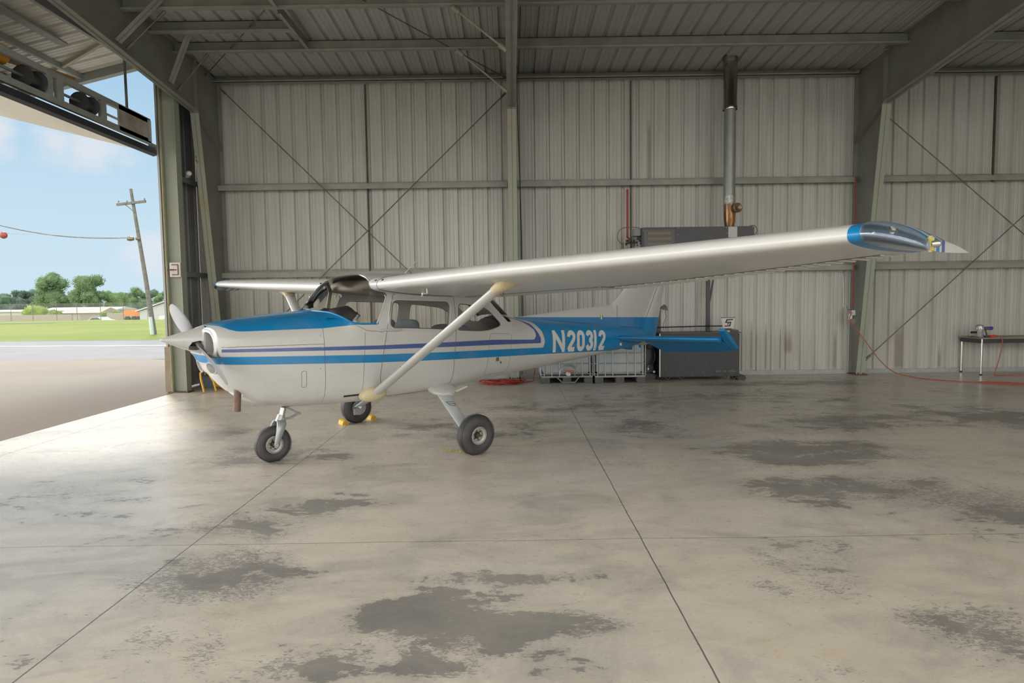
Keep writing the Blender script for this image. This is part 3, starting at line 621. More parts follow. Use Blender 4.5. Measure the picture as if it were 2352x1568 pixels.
s = MB(); s.box2((-.95, -1, .9), (.95, 1, 1.75)); s.build('bed', M_or, e, 0); s = MB(); s.box2((.95, -1, .7), (1.6, 1, 1.4)); s.build('cab', M_or, e, 0)
for x in (-.5, .5, 1.2): s = MB(); s.lathe([(0, 0), (.4, 0), (.4, .3), (0, .3)], (x, -1.02, .42), (0, 1, 0), 14); s.build('wheel', M_black, e)
# board fence and chain link fence
M_fw = pmat('tan board fence', (.36, .32, .27), .8, var=.2)
for a_, b_, lab in ((P3(0, 728, 100), P3(165, 735, 100), 'long grey board fence left of the brown roofed house'), (P3(246, 735, 100), P3(326, 738, 100), 'tan board fence right of the white car')):
    a_.z = b_.z = -1.2; s = MB(); s.box2(a_, V(b_.x, 100.08, .35 if 'tan' in lab else .2)); tag(s.build('board_fence', M_fw, smooth=0), lab, 'fence')
cf = empty('chain_link_fence', P3(0, 735, 72), 0, 'tall chain link fence with dark posts along the back of the grass', 'fence')
m, n, b = newmat('chain link wire'); P = n.obj(); x, y, z = n.xyz(P)[:3]
g1 = n.m('PINGPONG', n.m('ADD', x, z), .06); g2 = n.m('PINGPONG', n.m('SUBTRACT', x, z), .06)
al = n.m('MAXIMUM', n.mr(g1, .006, .004), n.mr(g2, .006, .004)); n.link(al, b.inputs['Alpha']); b.inputs['Base Color'].default_value = (.3, .32, .33, 1)
wf = P3(390, 735, 72).x-cf.location.x
s = MB(); s.face([(-3, 0, -.1), (wf, 0, -.1), (wf, 0, 1.75), (-3, 0, 1.75)]); s.build('mesh', m, cf, 0)
s = MB(); s.tube([(-3, 0, 1.75), (wf, 0, 1.75)], .02, 5); s.tube([(-3, 0, 1.6), (wf, 0, 1.6)], .012, 5); s.build('top_rail', M_rod, cf)
for px in (26, 76, 131, 178, 232, 284, 340): s = MB(); q = P3(px, 735, 72); s.tube([(q.x-cf.location.x, 0, -.3), (q.x-cf.location.x, 0, 1.9)], .03, 6); s.build('post', M_rod, cf)

# ------------------------------------------------------------ the aeroplane (local frame: x aft from firewall, y to its right, z up)
A = empty('airplane', (-2.32833, 6.63329, 0), .740597, 'white and blue high wing single engine airplane parked in the hangar, registration N20312', 'airplane')
def tab(x, t): return interp(x, t)
def sm(x, t):
    # smooth (monotone-ish) interpolation through table
    if x <= t[0][0]: return t[0][1]
    if x >= t[-1][0]: return t[-1][1]
    for i in range(len(t)-1):
        if x <= t[i+1][0]:
            x0, y0 = t[i]; x1, y1 = t[i+1]; h = x1-x0; u = (x-x0)/h
            d = lambda j: 0 if j <= 0 or j >= len(t)-1 else (t[j+1][1]-t[j-1][1])/(t[j+1][0]-t[j-1][0])
            m0, m1 = d(i), d(i+1)
            if i == 0: m0 = (y1-y0)/h
            if i == len(t)-2: m1 = (y1-y0)/h
            return (2*u**3-3*u*u+1)*y0+(u**3-2*u*u+u)*h*m0+(-2*u**3+3*u*u)*y1+(u**3-u*u)*h*m1
ZT = [(-.83, 1.405), (-.76, 1.43), (-.69, 1.45), (-.5, 1.478), (-.27, 1.506), (0, 1.53), (.15, 1.54), (.30, 1.545), (.42, 1.60), (.55, 1.80), (.66, 1.90), (.8, 1.935), (1.4, 1.945), (2.1, 1.93), (2.3, 1.88), (2.5, 1.735), (2.7, 1.56), (2.88, 1.43), (3.1, 1.385), (3.5, 1.355), (5.4, 1.2), (6.1, 1.12)]
ZB = [(-.83, .955), (-.79, .87), (-.72, .79), (-.62, .72), (-.45, .645), (-.2, .59), (.1, .565), (.6, .555), (1.2, .56), (1.7, .575), (2.3, .60), (3.0, .635), (3.9, .69), (5.0, .765), (5.8, .835), (6.1, .87)]
WD = [(-.83, .395), (-.79, .418), (-.70, .442), (-.5, .465), (-.2, .49), (.15, .515), (.5, .53), (1.0, .54), (1.6, .54), (2.0, .50), (2.5, .445), (3.0, .39), (3.9, .30), (5.0, .195), (5.8, .12), (6.1, .09)]
EX = [(-.83, 3.9), (-.6, 3.7), (0, 3.7), (.6, 4.6), (1.8, 4.6), (2.4, 3.2), (3.0, 2.8), (6.1, 2.6)]
ZM = [(-.83, 1.19), (-.5, 1.12), (.2, 1.02), (1, 1.05), (2, 1.05), (3, 1.03), (6.1, 1.0)]
def sect(x):
    return sm(x, ZB), sm(x, ZT), sm(x, WD), tab(x, EX), sm(x, ZM)
def hw(x, z):
    zb, zt, w, n, zm = sect(x); t = (z-zm)/(zt-zm) if z > zm else (zm-z)/(zm-zb)
    if z < zm: n = min(n, interp(x, [(-.83, 2.1), (-.6, 2.6), (-.3, 3.2), (.1, 9)]))
    t = min(max(t, 0), .99999); return w*(1-t**n)**(1/n)
def ring(x, n=72):
    zb, zt, w, e, zm = sect(x); out = []
    for k in range(n):
        a = 2*pi*k/n; c, s_ = cos(a), sin(a)
        y = w*math.copysign(abs(c)**(2/e), c); z = math.copysign(abs(s_)**(2/e), s_)
        if z < 0: eb = min(e, interp(x, [(-.83, 2.1), (-.6, 2.6), (-.3, 3.2), (.1, 9)])); y = w*math.copysign(abs(c)**(2/eb), c); z = -abs(s_)**(2/eb)
        out.append(V(x, y, zm+(z*(zt-zm) if z > 0 else z*(zm-zb))))
    return out
def nose_shift(x, y, z):   # the lower nose bowl rakes and rounds aft
    return max(0, min(1, (-.42-x)/.40))*(.30*max(0, 1.14-z)+.30*y*y*max(0, min(1, (1.17-z)/.06)))

# paint
WHITE, BLUE, NAVY = (.52, .52, .505), (.0, .19, .44), (.05, .09, .28)
m, n, b = newmat('aircraft paint'); P = n.obj(); x, y, z = n.xyz(P)[:3]
def gt(a, v): return n.mr(n.m('SUBTRACT', a, v), -.0012, .0012)
both = lambda a, c: n.m('MULTIPLY', a, c)
navyT = n.curve(x, [(-1, 1.216), (-.79, 1.214), (.75, 1.166), (2.4, 1.136), (3.25, 1.090), (4, 1.07)], (-1, 4), (1, 1.3))
navyB = n.curve(x, [(-1, 1.189), (-.79, 1.186), (.75, 1.124), (2.4, 1.071), (3.36, 1.036), (4, 1.01)], (-1, 4), (.9, 1.3))
blueT = n.curve(x, [(-1, 1.150), (-.82, 1.146), (.75, 1.069), (2.4, 1.011), (3.42, .972), (4, .95)], (-1, 4), (.8, 1.3))
blueB = n.curve(x, [(-1, 1.078), (-.81, 1.072), (.75, .985), (2.4, .919), (3.6, .874), (5.02, .812), (5.9, .79)], (-1, 6), (.7, 1.2))
aX = n.curve(z, [(1.0, 3.12), (1.09, 3.19), (1.10, 3.235), (1.13, 3.262), (1.17, 3.267), (1.22, 3.25), (1.28, 3.178), (1.34, 3.073), (1.375, 2.96), (1.42, 2.7)], (1, 1.42), (2.5, 3.6))
bX = n.curve(z, [(1.0, 3.34), (1.036, 3.35), (1.05, 3.366), (1.10, 3.364), (1.166, 3.33), (1.23, 3.28), (1.30, 3.224), (1.345, 3.13), (1.372, 3.04), (1.42, 2.75)], (1, 1.42), (2.5, 3.6))
cX = n.curve(z, [(.95, 3.36), (.975, 3.40), (.99, 3.425), (1.047, 3.449), (1.10, 3.44), (1.192, 3.405), (1.26, 3.35), (1.31, 3.30), (1.345, 3.2), (1.38, 3.05), (1.42, 2.8)], (.95, 1.42), (2.5, 3.6))
isA = both(gt(z, navyT), gt(aX, x)); isB = both(gt(z, navyB), gt(bX, x)); isC = both(gt(z, blueT), gt(cX, x)); isD = gt(z, blueB)
col = n.mix(isD, (*WHITE, 1), (*BLUE, 1)); col = n.mix(isC, col, (*WHITE, 1)); col = n.mix(isB, col, (*NAVY, 1)); col = n.mix(isA, col, (*WHITE, 1))
top = n.curve(x, [(-1, 1.60), (-.80, 1.46), (-.78, 1.43), (-.715, 1.391), (-.66, 1.374), (-.60, 1.369), (.154, 1.37), (.51, 1.394), (.75, 1.389), (.80, 1.40)], (-1, .8), (1.3, 1.7))
tm = both(gt(1.57, z), both(gt(z, top), gt(.76, x))); col = n.mix(tm, col, (*BLUE, 1))
# nose bowl stays white ahead of the stripes' start on the lower lip
nb = both(gt(-.80, x), both(gt(1.3, z), gt(z, 1.155))); col = n.mix(both(nb, gt(-.80, x)), col, (*WHITE, 1))
dirt = n.noise(n.v('MULTIPLY', P, (1, 1, 3)), 2.5, 6, .6); col = n.mix(n.mr(dirt, .5, .8, 0, .22), col, (.34, .30, .24, 1))
n.link(col, b.inputs['Base Color']); b.inputs['Roughness'].default_value = .32; b.inputs['Coat Weight'].default_value = .35; b.inputs['Coat Roughness'].default_value = .12
M_paint = m
M_ac_white = pmat('aircraft white', WHITE, .34, var=.06, scale=3, coat=.3)
M_ac_blue = pmat('aircraft blue', BLUE, .34, var=.06, scale=3, coat=.3)
M_ac_navy = pmat('aircraft navy', NAVY, .34, var=.06, scale=3, coat=.3)
M_cream = pmat('aged cream plastic', (.58, .50, .32), .5, var=.15, scale=5)
M_seam = pmat('dark seam', (.12, .11, .10), .7)
M_int = pmat('cabin trim', (.78, .74, .66), .8, var=.15)
M_tyre = pmat('tyre rubber', (.055, .053, .056), .62, var=.25, scale=9)
M_alu = pmat('bare aluminium', (.55, .56, .57), .3, .8, var=.15, scale=9)

# temporary solids used for cutting openings
def solidify(o, t):
    md = o.modifiers.new('s', 'SOLIDIFY'); md.thickness = t; md.offset = -1
def apply(o):
    dg = bpy.context.evaluated_depsgraph_get(); dg.update(); me = bpy.data.meshes.new_from_object(o.evaluated_get(dg)); o.modifiers.clear(); o.data = me
def boolean(o, cutters, op='DIFFERENCE'):
    for c in cutters:
        md = o.modifiers.new('b', 'BOOLEAN'); md.object = c; md.operation = op; md.solver = 'EXACT'
    apply(o)
def roundpoly(pts, r, k=5):
    out = []; n_ = len(pts)
    for i in range(n_):
        p = Vector(pts[i]).to_2d(); a = Vector(pts[i-1]).to_2d(); c = Vector(pts[(i+1) % n_]).to_2d()
        rr = r[i] if hasattr(r, '__len__') else r
        da = min(rr, (a-p).length*.49); dc = min(rr, (c-p).length*.49); s0 = p+(a-p).normalized()*da; s1 = p+(c-p).normalized()*dc
        for j in range(k+1):
            t = j/k; out.append(s0*(1-t)**2+p*2*t*(1-t)+s1*t*t)
    return out
def prism_y(poly, y0, y1):
    return MB().prism([V(p[0], y0, p[1]) for p in poly], V(0, y1-y0, 0)).build('cutter', M_seam, None, 0)
DOORWIN = roundpoly([(.945, 1.638), (1.70, 1.612), (1.655, 1.30), (.895, 1.352)], .07)
REARWIN = roundpoly([(1.85, 1.592), (2.10, 1.565), (2.33, 1.53), (2.60, 1.31), (2.30, 1.245), (1.82, 1.285)], [.05, .15, .12, .08, .25, .04])
DOORP = roundpoly([(.955, 1.715), (1.775, 1.69), (1.80, 1.3), (1.725, .66), (1.62, .60), (.86, .60), (.755, .80), (.86, 1.35)], [.05, .06, .1, .08, .05, .06, .05, .3])
WSP = [(-.2, 1.57), (.10, 1.565), (.20, 1.552), (.30, 1.525), (.38, 1.475), (.45, 1.425), (.52, 1.402), (.74, 1.398), (.885, 1.70), (.86, 1.735), (.80, 1.75), (.755, 1.80), (.72, 1.85), (.72, 2.3), (-.2, 2.3)]
RWP = [(2.28, 2.1), (2.32, 1.80), (2.45, 1.60), (2.74, 1.350), (2.83, 1.338), (2.88, 1.40), (2.9, 1.6), (3.2, 2.1)]

xs = [-.83, -.82, -.81, -.80, -.78, -.76, -.74, -.71, -.68, -.64, -.6, -.55, -.5, -.44, -.38, -.3, -.2, -.1, 0, .08, .148]
s = MB(); s.loft([ring(x_) for x_ in xs], caps=False)
cowl = s.build('cowling', M_paint, None, 50)
# rounded front lip of the nose bowl
def nose_face():
    s = MB(); R0 = ring(-.83); c0 = V(-.86, 0, 1.2); rings = [R0]
    for f, dx_ in ((.96, -.018), (.90, -.030), (.80, -.038), (.5, -.04), (.05, -.04)): rings.append([V(-.83+dx_, c0.y+(p.y-c0.y)*f, c0.z+(p.z-c0.z)*f) for p in R0])
    s.loft(rings, caps=True); bmesh.ops.remove_doubles(s.bm, verts=s.bm.verts, dist=1e-5); return s
b0 = nose_face().bm; s = MB(); s.merge(b0); s.merge(bmesh.new())
me_ = bpy.data.meshes.new('t'); s.bm.to_mesh(me_); s.bm.free()
b1 = bmesh.new(); b1.from_mesh(cowl.data); b1.from_mesh(me_); bmesh.ops.remove_doubles(b1, verts=b1.verts, dist=1e-4); bmesh.ops.recalc_face_normals(b1, faces=b1.faces); b1.to_mesh(cowl.data); b1.free()
b1 = bmesh.new(); b1.from_mesh(cowl.data); bmesh.ops.holes_fill(b1, edges=[e for e in b1.edges if e.is_boundary], sides=0); [setattr(v, 'co', V(v.co.x+nose_shift(v.co.x, v.co.y, v.co.z), v.co.y, v.co.z)) for v in b1.verts]
bmesh.ops.recalc_face_normals(b1, faces=b1.faces); b1.to_mesh(cowl.data); b1.free()
cuts = []
for sg in (-1, 1):
    poly = roundpoly([(.155*sg, 1.375), (.30*sg, 1.362), (.365*sg, 1.30), (.372*sg, 1.165), (.155*sg, 1.165)], [.04, .06, .05, .05, .04])
    cuts.append(MB().prism([V(-1.0, p[0], p[1]) for p in poly], V(.35, 0, 0)).build('cutter', M_seam, None, 0))
for sg in (-1, 1):
    poly = [(sg*.17+.085*cos(t), 1.025+.052*sin(t)) for t in [2*pi*k/24 for k in range(24)]]
    cuts.append(MB().prism([V(-1.0, p[0], p[1]) for p in poly], V(.24, 0, 0)).build('cutter', M_seam, None, 0))
cuts.append(MB().prism([V(-.70, -.24, .4), V(-.70, .24, .4), V(-.55, .26, .4), V(-.55, -.26, .4)], V(0, 0, .37)).build('cutter', M_seam, None, 0))
boolean(cowl, cuts); cowl.parent = A; cowl.data.set_sharp_from_angle(angle=radians(40))
for c in cuts: bpy.data.objects.remove(c)
for sg in (-1, 1):   # baffle box behind each air inlet
    s = MB(); s.box2((-.858, sg*.150, 1.175), (-.672, sg*.162, 1.366)); s.box2((-.672, sg*.16, 1.18), (-.666, sg*.34, 1.35)); s.box2((-.857, sg*.1615, 1.268), (-.672, sg*.164, 1.272))
    s.build('inlet_baffle', pmat('baffle aluminium', (.42, .41, .385), .45, .2, var=.1), A, 0)
    s = MB(); s.tube([(-.80, sg*.357, 1.185), (-.79, sg*.359, 1.25), (-.79, sg*.35, 1.31), (-.80, sg*.32, 1.345)], .016, 8); s.build('baffle_seal', M_black, A)
for sg in (-1, 1):
    s = MB(); s.loft([[V(-.768+x_, sg*.17+.082*f*cos(t), 1.025+.05*f*sin(t)) for t in [2*pi*k/24 for k in range(24)]] for x_, f in ((0, 1), (-.004, .8), (.004, .3), (.004, .02))]); s.build('landing_light', pmat('recess tan', (.42, .38, .32), .3), A)
    s = MB(); rr_ = []
    for off, g in ((.002, .010), (-.006, .005), (-.004, -.001), (.03, -.002)):
        row = []
        for t in [2*pi*k/24 for k in range(24)]:
            y_ = sg*.17+(.085+g)*cos(t); z_ = 1.025+(.052+g)*sin(t); row.append(V(-.866+nose_shift(-.866, y_, z_)+off, y_, z_))
        rr_.append(row)
    s.loft(rr_, caps=False); s.build('light_rim', M_ac_white, A)

# main body: cabin and tail cone
xs = [.152+.0*0]+[.16+.04*k for k in range(70)]+[3.0+.15*k for k in range(1, 21)]+[6.1]
s = MB(); s.loft([ring(x_, 96) for x_ in xs], caps=True)
body = s.build('fuselage', M_paint, None, 50); solidify(body, .012)
cut_ws = prism_y(WSP, -1, 1); cut_rw = prism_y(RWP, -1, 1); cut_dw = prism_y(DOORWIN, -1, 1); cut_re = prism_y(REARWIN, -1, 1)
door_l = None
boolean(body, [cut_ws, cut_rw, cut_re])
cut_dl = prism_y(DOORP, -1, -.2); cut_dr = prism_y(DOORP, .2, 1)
doors = []
for cdoor in (cut_dl, cut_dr):
    d = body.copy(); d.data = body.data.copy(); COL.objects.link(d); d.name = 'cabin_door'; boolean(d, [cdoor], 'INTERSECT'); boolean(d, [cut_dw]); doors.append(d)
boolean(body, [cut_dl, cut_dr])
for o in [body]+doors: o.parent = A; o.data.set_sharp_from_angle(angle=radians(40))
for c in (cut_ws, cut_rw, cut_dw, cut_re, cut_dl, cut_dr): bpy.data.objects.remove(c)

# glass
m, n, b = newmat('cabin glazing'); nt = n.nt; out = nt.nodes['Material Output']
tr = n.new('ShaderNodeBsdfTransparent'); tr.inputs[0].default_value = (.93, .925, .90, 1); gl = n.new('ShaderNodeBsdfGlossy'); gl.inputs['Roughness'].default_value = .04
fr = n.new('ShaderNodeFresnel'); fr.inputs[0].default_value = 1.45; mx = n.new('ShaderNodeMixShader'); n.link(n.m('ADD', fr.outputs[0], .03), mx.inputs[0]); n.link(tr.outputs[0], mx.inputs[1]); n.link(gl.outputs[0], mx.inputs[2]); n.link(mx.outputs[0], out.inputs[0]); M_glass = m
def surf(p, sg, off=.003): return V(p[0], sg*(hw(p[0], p[1])+off), p[1])
def dense(poly, step=.03):
    out = []
    for i in range(len(poly)):
        a = Vector(poly[i]).to_2d(); b_ = Vector(poly[(i+1) % len(poly)]).to_2d(); k = max(1, int((b_-a).length/step))
        for j_ in range(k): out.append(a.lerp(b_, j_/k))
    return out
for sg, dr in ((-1, doors[0]), (1, doors[1])):
    s = MB(); s.face([surf(p, sg, -.006) for p in DOORWIN]); s.build('door_window', M_glass, dr, 0)
    s = MB(); s.tube([surf(p, sg, .0) for p in DOORWIN+[DOORWIN[0]]], .006, 6, False); s.build('window_seal', M_seam, dr)
    q = roundpoly([(.915, 1.663), (1.735, 1.637), (1.69, 1.275), (.865, 1.33)], .09)
    s = MB(); s.tube([surf(p, sg, .001) for p in q+[q[0]]], .006, 6, False); s.build('window_frame', M_ac_white, dr)
    s = MB(); s.tube([surf((.78, 1.325), sg, .012), surf((1.0, 1.322), sg, .014), surf((1.05, 1.322), sg, .004)], [.012, .014, .004], 8); s.build('door_handle', M_ac_white, dr)
    s = MB(); s.face([surf(p, sg, -.006) for p in REARWIN]); s.build('rear_side_window', M_glass, A, 0)
    s = MB(); s.tube([surf(p, sg, .0) for p in REARWIN+[REARWIN[0]]], .006, 6, False); s.build('rear_window_seal', M_seam, A)
    s = MB(); s.tube([surf(p, sg, .0005) for p in dense(DOORP)+[dense(DOORP)[0]]], .003, 5, False); s.build('door_seam', M_seam, dr)
# windshield
def ws_pt(v, ph):
    C_ = [(-.0, .145, 1.548), (.25, .235, 1.632), (.5, .330, 1.722), (.72, .425, 1.812), (.86, .51, 1.872), (.94, .60, 1.91), (1.0, .72, 1.935)]
    S_ = [(-.0, .735, 1.39), (.25, .775, 1.475), (.5, .815, 1.56), (.72, .85, 1.635), (.86, .87, 1.68), (1.0, .80, 1.78)]
    f = lambda T, i: interp(v, [(q[0], q[i]) for q in T])
    xc, zc, xs_, zs = f(C_, 1), f(C_, 2), f(S_, 1), f(S_, 2); ys = hw(max(xs_, .78), zs)+.001
    c = cos(ph)**.75 if ph < pi/2-1e-6 else 0; s_ = sin(ph)**.8
    zf = 1-cos(ph)**(1.1 if v < .3 else 1.4) if ph < pi/2-1e-6 else 1
    return V(xc+(xs_-xc)*(1-c), ys*s_, zc+(zs-zc)*zf)
WL = [(.10, 1.55), (.20, 1.545), (.30, 1.522), (.38, 1.472), (.45, 1.422), (.52, 1.398), (.74, 1.393)]
def ws_base(q):   # where the glass meets the deck
    x_ = .125+.61*q; z_ = min(interp(x_, WL), sm(x_, ZT)+0); y_ = hw(x_, z_)*min(1, (q/.12)**.5)
    return V(x_, y_, z_)
BASE = [ws_base(k/200) for k in range(201)]
LEN = [0]
for a_, b_ in zip(BASE, BASE[1:]): LEN.append(LEN[-1]+(b_-a_).length)
def base_at(f): 
    t = f*LEN[-1]
    for i_ in range(200):
        if t <= LEN[i_+1]: return BASE[i_].lerp(BASE[i_+1], (t-LEN[i_])/max(1e-9, LEN[i_+1]-LEN[i_]))
    return BASE[-1]
s = MB(); rows = []
for i in range(19):
    v = i/18; row = []
    for k in range(-16, 17):
        p = ws_pt(v, abs(k)/16*pi/2); p = p+(base_at(abs(k)/16)-ws_pt(0, abs(k)/16*pi/2))*(1-v)**1.7; row.append(V(p.x, math.copysign(p.y, k), p.z))
    rows.append(row)
s.loft(rows, closed=False); s.build('windshield', M_glass, A, 80)
s = MB(); s.tube([p+V(0, 0, .002) for p in rows[0]], .010, 6); s.build('windshield_sill', M_ac_blue, A); 
for q_ in (0, -1): MB().tube([r_[q_] for r_ in rows[:17]], .008, 6).build('windshield_frame', M_ac_white, A)
# rear window
rows = []
for i in range(9):
    t = i/8; xc = 2.30+.56*t; zt_ = sm(xc, ZT)-.004; row = []
    xs_ = 2.36+.40*t; zs = 1.72-.38*t
    for k in range(-8, 9):
        f = abs(k)/8; row.append(V(xc+(xs_-xc)*f**2.5, math.copysign(hw(xs_, zs)*sin(f*pi/2)**.9, k), zt_+(zs-zt_)*(f**3)))
    rows.append(row)
s = MB(); s.loft(rows, closed=False); s.build('rear_window', M_glass, A, 80)

# cabin interior
s = MB(); s.box2((.2, -.42, .72), (2.1, .42, .74)); s.build('cabin_floor', M_int, A, 0)
s = MB(); s.box2((.30, -.44, 1.05), (.36, .44, 1.42)); s.build('instrument_panel', M_black, A, 0)
s = MB(); s.loft([[V(x_, y_, z_) for y_ in [(-.46+.0)+.92*k/12 for k in range(13)]] for x_, z_ in ((.22, 1.47), (.36, 1.46), (.42, 1.40))], closed=False); s.build('glareshield', M_black, A)
random.seed(2); rng = random.Random(2)
s = MB(); rows = []
for i in range(17):
    u = i/16; row = []
    for k in range(20):
        a = 2*pi*k/20; w_ = .10*(sin(pi*min(max(u, .02), .98))**.35); wr = 1+.10*sin(5*a+7*u)+.07*rng.uniform(-1, 1)
        row.append(V(.50+.13*cos(a)*wr*(.6+w_*4), -.43+.66*u, 1.475+w_*sin(a)*wr+.02*sin(8*u)))
    rows.append(row)
s.loft(rows); s.build('glareshield_cover', pmat('black quilted cover', (.035, .035, .04), .55, var=.3, scale=20, bump=.3), A, 60)
s = MB(); s.box((.33, .18, 1.60), (.06, .08, .09), bev=.008); s.tube([(.33, .18, 1.5), (.33, .18, 1.58)], .01, 6); s.build('compass', M_black, A)
s = MB(); s.face([(.22, -.1, 1.50), (.25, .35, 1.52), (.36, .30, 1.60), (.33, -.05, 1.54)]); s.build('paper_chart', pmat('paper', (.75, .72, .64), .8), A, 0)
M_seat = pmat('grey blue seat cloth', (.16, .19, .24), .85, var=.2, scale=12)
def seat(x_, y_, w_, top, mat=M_seat):
    s = MB(); s.box((x_-.22, y_, .95), (.46, w_, .14), bev=.03); o1 = s.build('seat_cushion', mat, A)
    s = MB(); s.loft([[V(x_+(z_-1.0)*.16+.065*t_*math.copysign(abs(cos(q))**.6, cos(q)), y_+w_/2*k_*math.copysign(abs(sin(q))**.5, sin(q)), z_) for q in [2*pi*j_/28 for j_ in range(28)]] for z_, k_, t_ in ((.95, .95, 1), (top-.2, 1, 1), (top-.09, .98, 1), (top-.04, .90, .9), (top-.012, .74, .7), (top, .5, .35))]); s.build('seat_back', mat, A)
seat(1.24, -.25, .44, 1.42); seat(1.24, .25, .44, 1.42); seat(2.05, 0, .82, 1.33)
s = MB(); s.loft([[V(x_, y_*w_, z_) for y_ in (-1, 1)] for x_, z_, w_ in ((2.1, 1.18, .43), (2.75, 1.20, .36))], closed=False); s.build('rear_shelf', pmat('tan shelf', (.45, .36, .22), .8), A, 0)
s = MB(); s.loft([[V(x_, y_, z_) for y_ in (-.5, -.25, .25, .5)] for x_, z_ in ((.78, 1.82), (1.4, 1.83), (2.2, 1.80))], closed=False); s.build('headliner', M_int, A)
for sg in (1,):
    s = MB(); s.tube([(.60, sg*.30, 1.86), (.70, sg*.42, 1.75), (.66, sg*.44, 1.5), (.60, sg*.46, 1.36)], .022, 8); s.build('cabin_tube', pmat('beige tube', (.48, .43, .34), .5), A)
s = MB(); s.tube([(.62, -.20, 1.78), (.86, .1, 1.84)], .005, 6); s.build('skylight_wire', M_cream, A)

# panel seams, rivets and small covers on the left and right flank
s = MB()
for sg in (-1, 1):
    for path in ([(.150, 1.50), (.150, .62)], [(-.80, 1.232), (.15, 1.215)], [(.50, 1.39), (.62, 1.33), (.75, 1.315), (.80, 1.3)], [(.60, 1.31), (.55, .60)], [(4.2, .73), (4.2, 1.28)], [(5.35, .80), (5.35, 1.18)]):
        pts = [V(*p) for p in [(a[0], a[1]) for a in path]]; pp = []
        for a_, b_ in zip(pts, pts[1:]):
            for k in range(12): q = a_.lerp(b_, k/12); pp.append(surf(q, sg, .0002))
        pp.append(surf(pts[-1], sg, .0002)); MB().tube(pp, .0022, 5, False).build('panel_seam', M_seam, A)
    bd = roundpoly([(2.37, 1.215), (2.78, 1.19), (2.72, .70), (2.30, .69)], .05); MB().tube([surf(p, sg, .0002) for p in dense(bd)+[dense(bd)[0]]], .002, 5, False).build('baggage_door_seam', M_seam, A)
    fd = roundpoly([(-.09, .96), (-.04, .96), (-.04, .80), (-.09, .80)], .02); MB().tube([surf(p, sg, .0002) for p in dense(fd)+[dense(fd)[0]]], .002, 5, False).build('access_door_seam', M_seam, A)
s = MB()
for sg in (-1, 1):
    for k in range(9): p = surf((-.78+.115*k, 1.238-.003*k), sg, .0); s.lathe([(0, 0), (.007, 0), (.005, .003), (0, .003)], p, (0, sg, 0), 8)
    for k in range(9): p = surf((.42+.045*k, 1.36-.045*min(1, k/5)), sg, 0); s.lathe([(0, 0), (.004, 0), (0, .003)], p, (0, sg, 0), 6)
    for q in ((.10, .97), (.07, .74), (.115, 1.30), (.13, 1.18)): s.lathe([(0, 0), (.007, 0), (.005, .003), (0, .003)], surf(q, sg, 0), (0, sg, 0), 8)
s.build('rivets', M_alu, A)['kind'] = 'stuff'
s = MB(); s.box(surf((2.50, .885), -1, .002), (.05, .004, .05)); s.tube([surf((2.56, .85), -1, .004), surf((2.57, .83), -1, .004)], .012, 6); s.build('access_latch', M_seam, A)
s = MB(); s.tube([surf((.36, .66), -1, .004), surf((.53, .66), -1, .004)], .010, 6); s.build('vent_slot', M_black, A)

# registration letters laid on the flank
def glyph(strokes, x0, x1, wdt):
    out = []
    for st in strokes:
        P_ = [V(x0+(x1-x0)*a, b_) for a, b_ in st]; out.append(P_)
    return out
def arc(cx, cy, rx, ry, a0, a1, k=9): return [(cx+rx*cos(radians(a0+(a1-a0)*i/k)), cy+ry*sin(radians(a0+(a1-a0)*i/k))) for i in range(k+1)]
G = {'N': [[(.0, 0), (.0, 1)], [(.0, 1.04), (1, -.04)], [(1, 0), (1, 1)]],
     '2': [arc(.5, .78, .5, .22, 180, -10)+[(.93, .62), (.05, .08), (.0, .0), (1, .0)]],
     '0': [arc(.5, .78, .5, .22, 0, 180)+arc(.5, .22, .5, .22, 180, 360)+[(1, .78)]],
     '3': [arc(.5, .78, .5, .22, 165, -55, 10)+[(.62, .54), (.45, .54)], [(.45, .54), (.62, .54)]+arc(.5, .26, .5, .26, 60, -165, 10)],
     '1': [[(.5, 0), (.5, 1)]]}
def lettering(strokes_list, sg, zt, zb, wd):
    s = MB()
    for (g, a, b_) in strokes_list:
        for st in G[g]:
            P_ = []
            for i in range(len(st)-1):
                p = Vector(st[i]); q = Vector(st[i+1]); k = max(1, int((q-p).length/.12))
                for j_ in range(k): P_.append(p.lerp(q, j_/k))
            P_.append(Vector(st[-1]))
            Q = []
            for p in P_:
                x_ = a+(b_-a)*p.x; t = interp(x_, zt); bb = interp(x_, zb); Q.append(V(x_, bb+wd/2+(t-bb-wd)*p.y))
            hv = (g in 'N1') and st[0][0] == st[1][0]
            for i in range(len(Q)-1):
                d = (Q[i+1]-Q[i]).normalized(); nn = V(-d.y, d.x)*wd/2
                cs = [Q[i]-nn-(d*wd*.5 if (hv and i == 0) else d*wd*.12), Q[i+1]-nn+(d*wd*.5 if (hv and i == len(Q)-2) else d*wd*.12), Q[i+1]+nn+(d*wd*.5 if (hv and i == len(Q)-2) else d*wd*.12), Q[i]+nn-(d*wd*.5 if (hv and i == 0) else d*wd*.12)]
                if sg > 0: cs = [V(2*4.25-c.x, c.y) for c in cs]
                s.face([surf(c, sg, .0025+.00005*i) for c in cs])
    return s
LT = [('N', 3.655, 3.865), ('2', 3.985, 4.115), ('0', 4.215, 4.34), ('3', 4.435, 4.555), ('1', 4.60, 4.69), ('2', 4.765, 4.885)]
for sg in (-1, 1):
    for it in LT: lettering([it], sg, [(3.56, 1.20), (4.9, 1.143)], [(3.6, .890), (4.93, .835)], .066).build('registration_letter', pmat('silver white lettering', (.60, .60, .58), .4), A, 0)

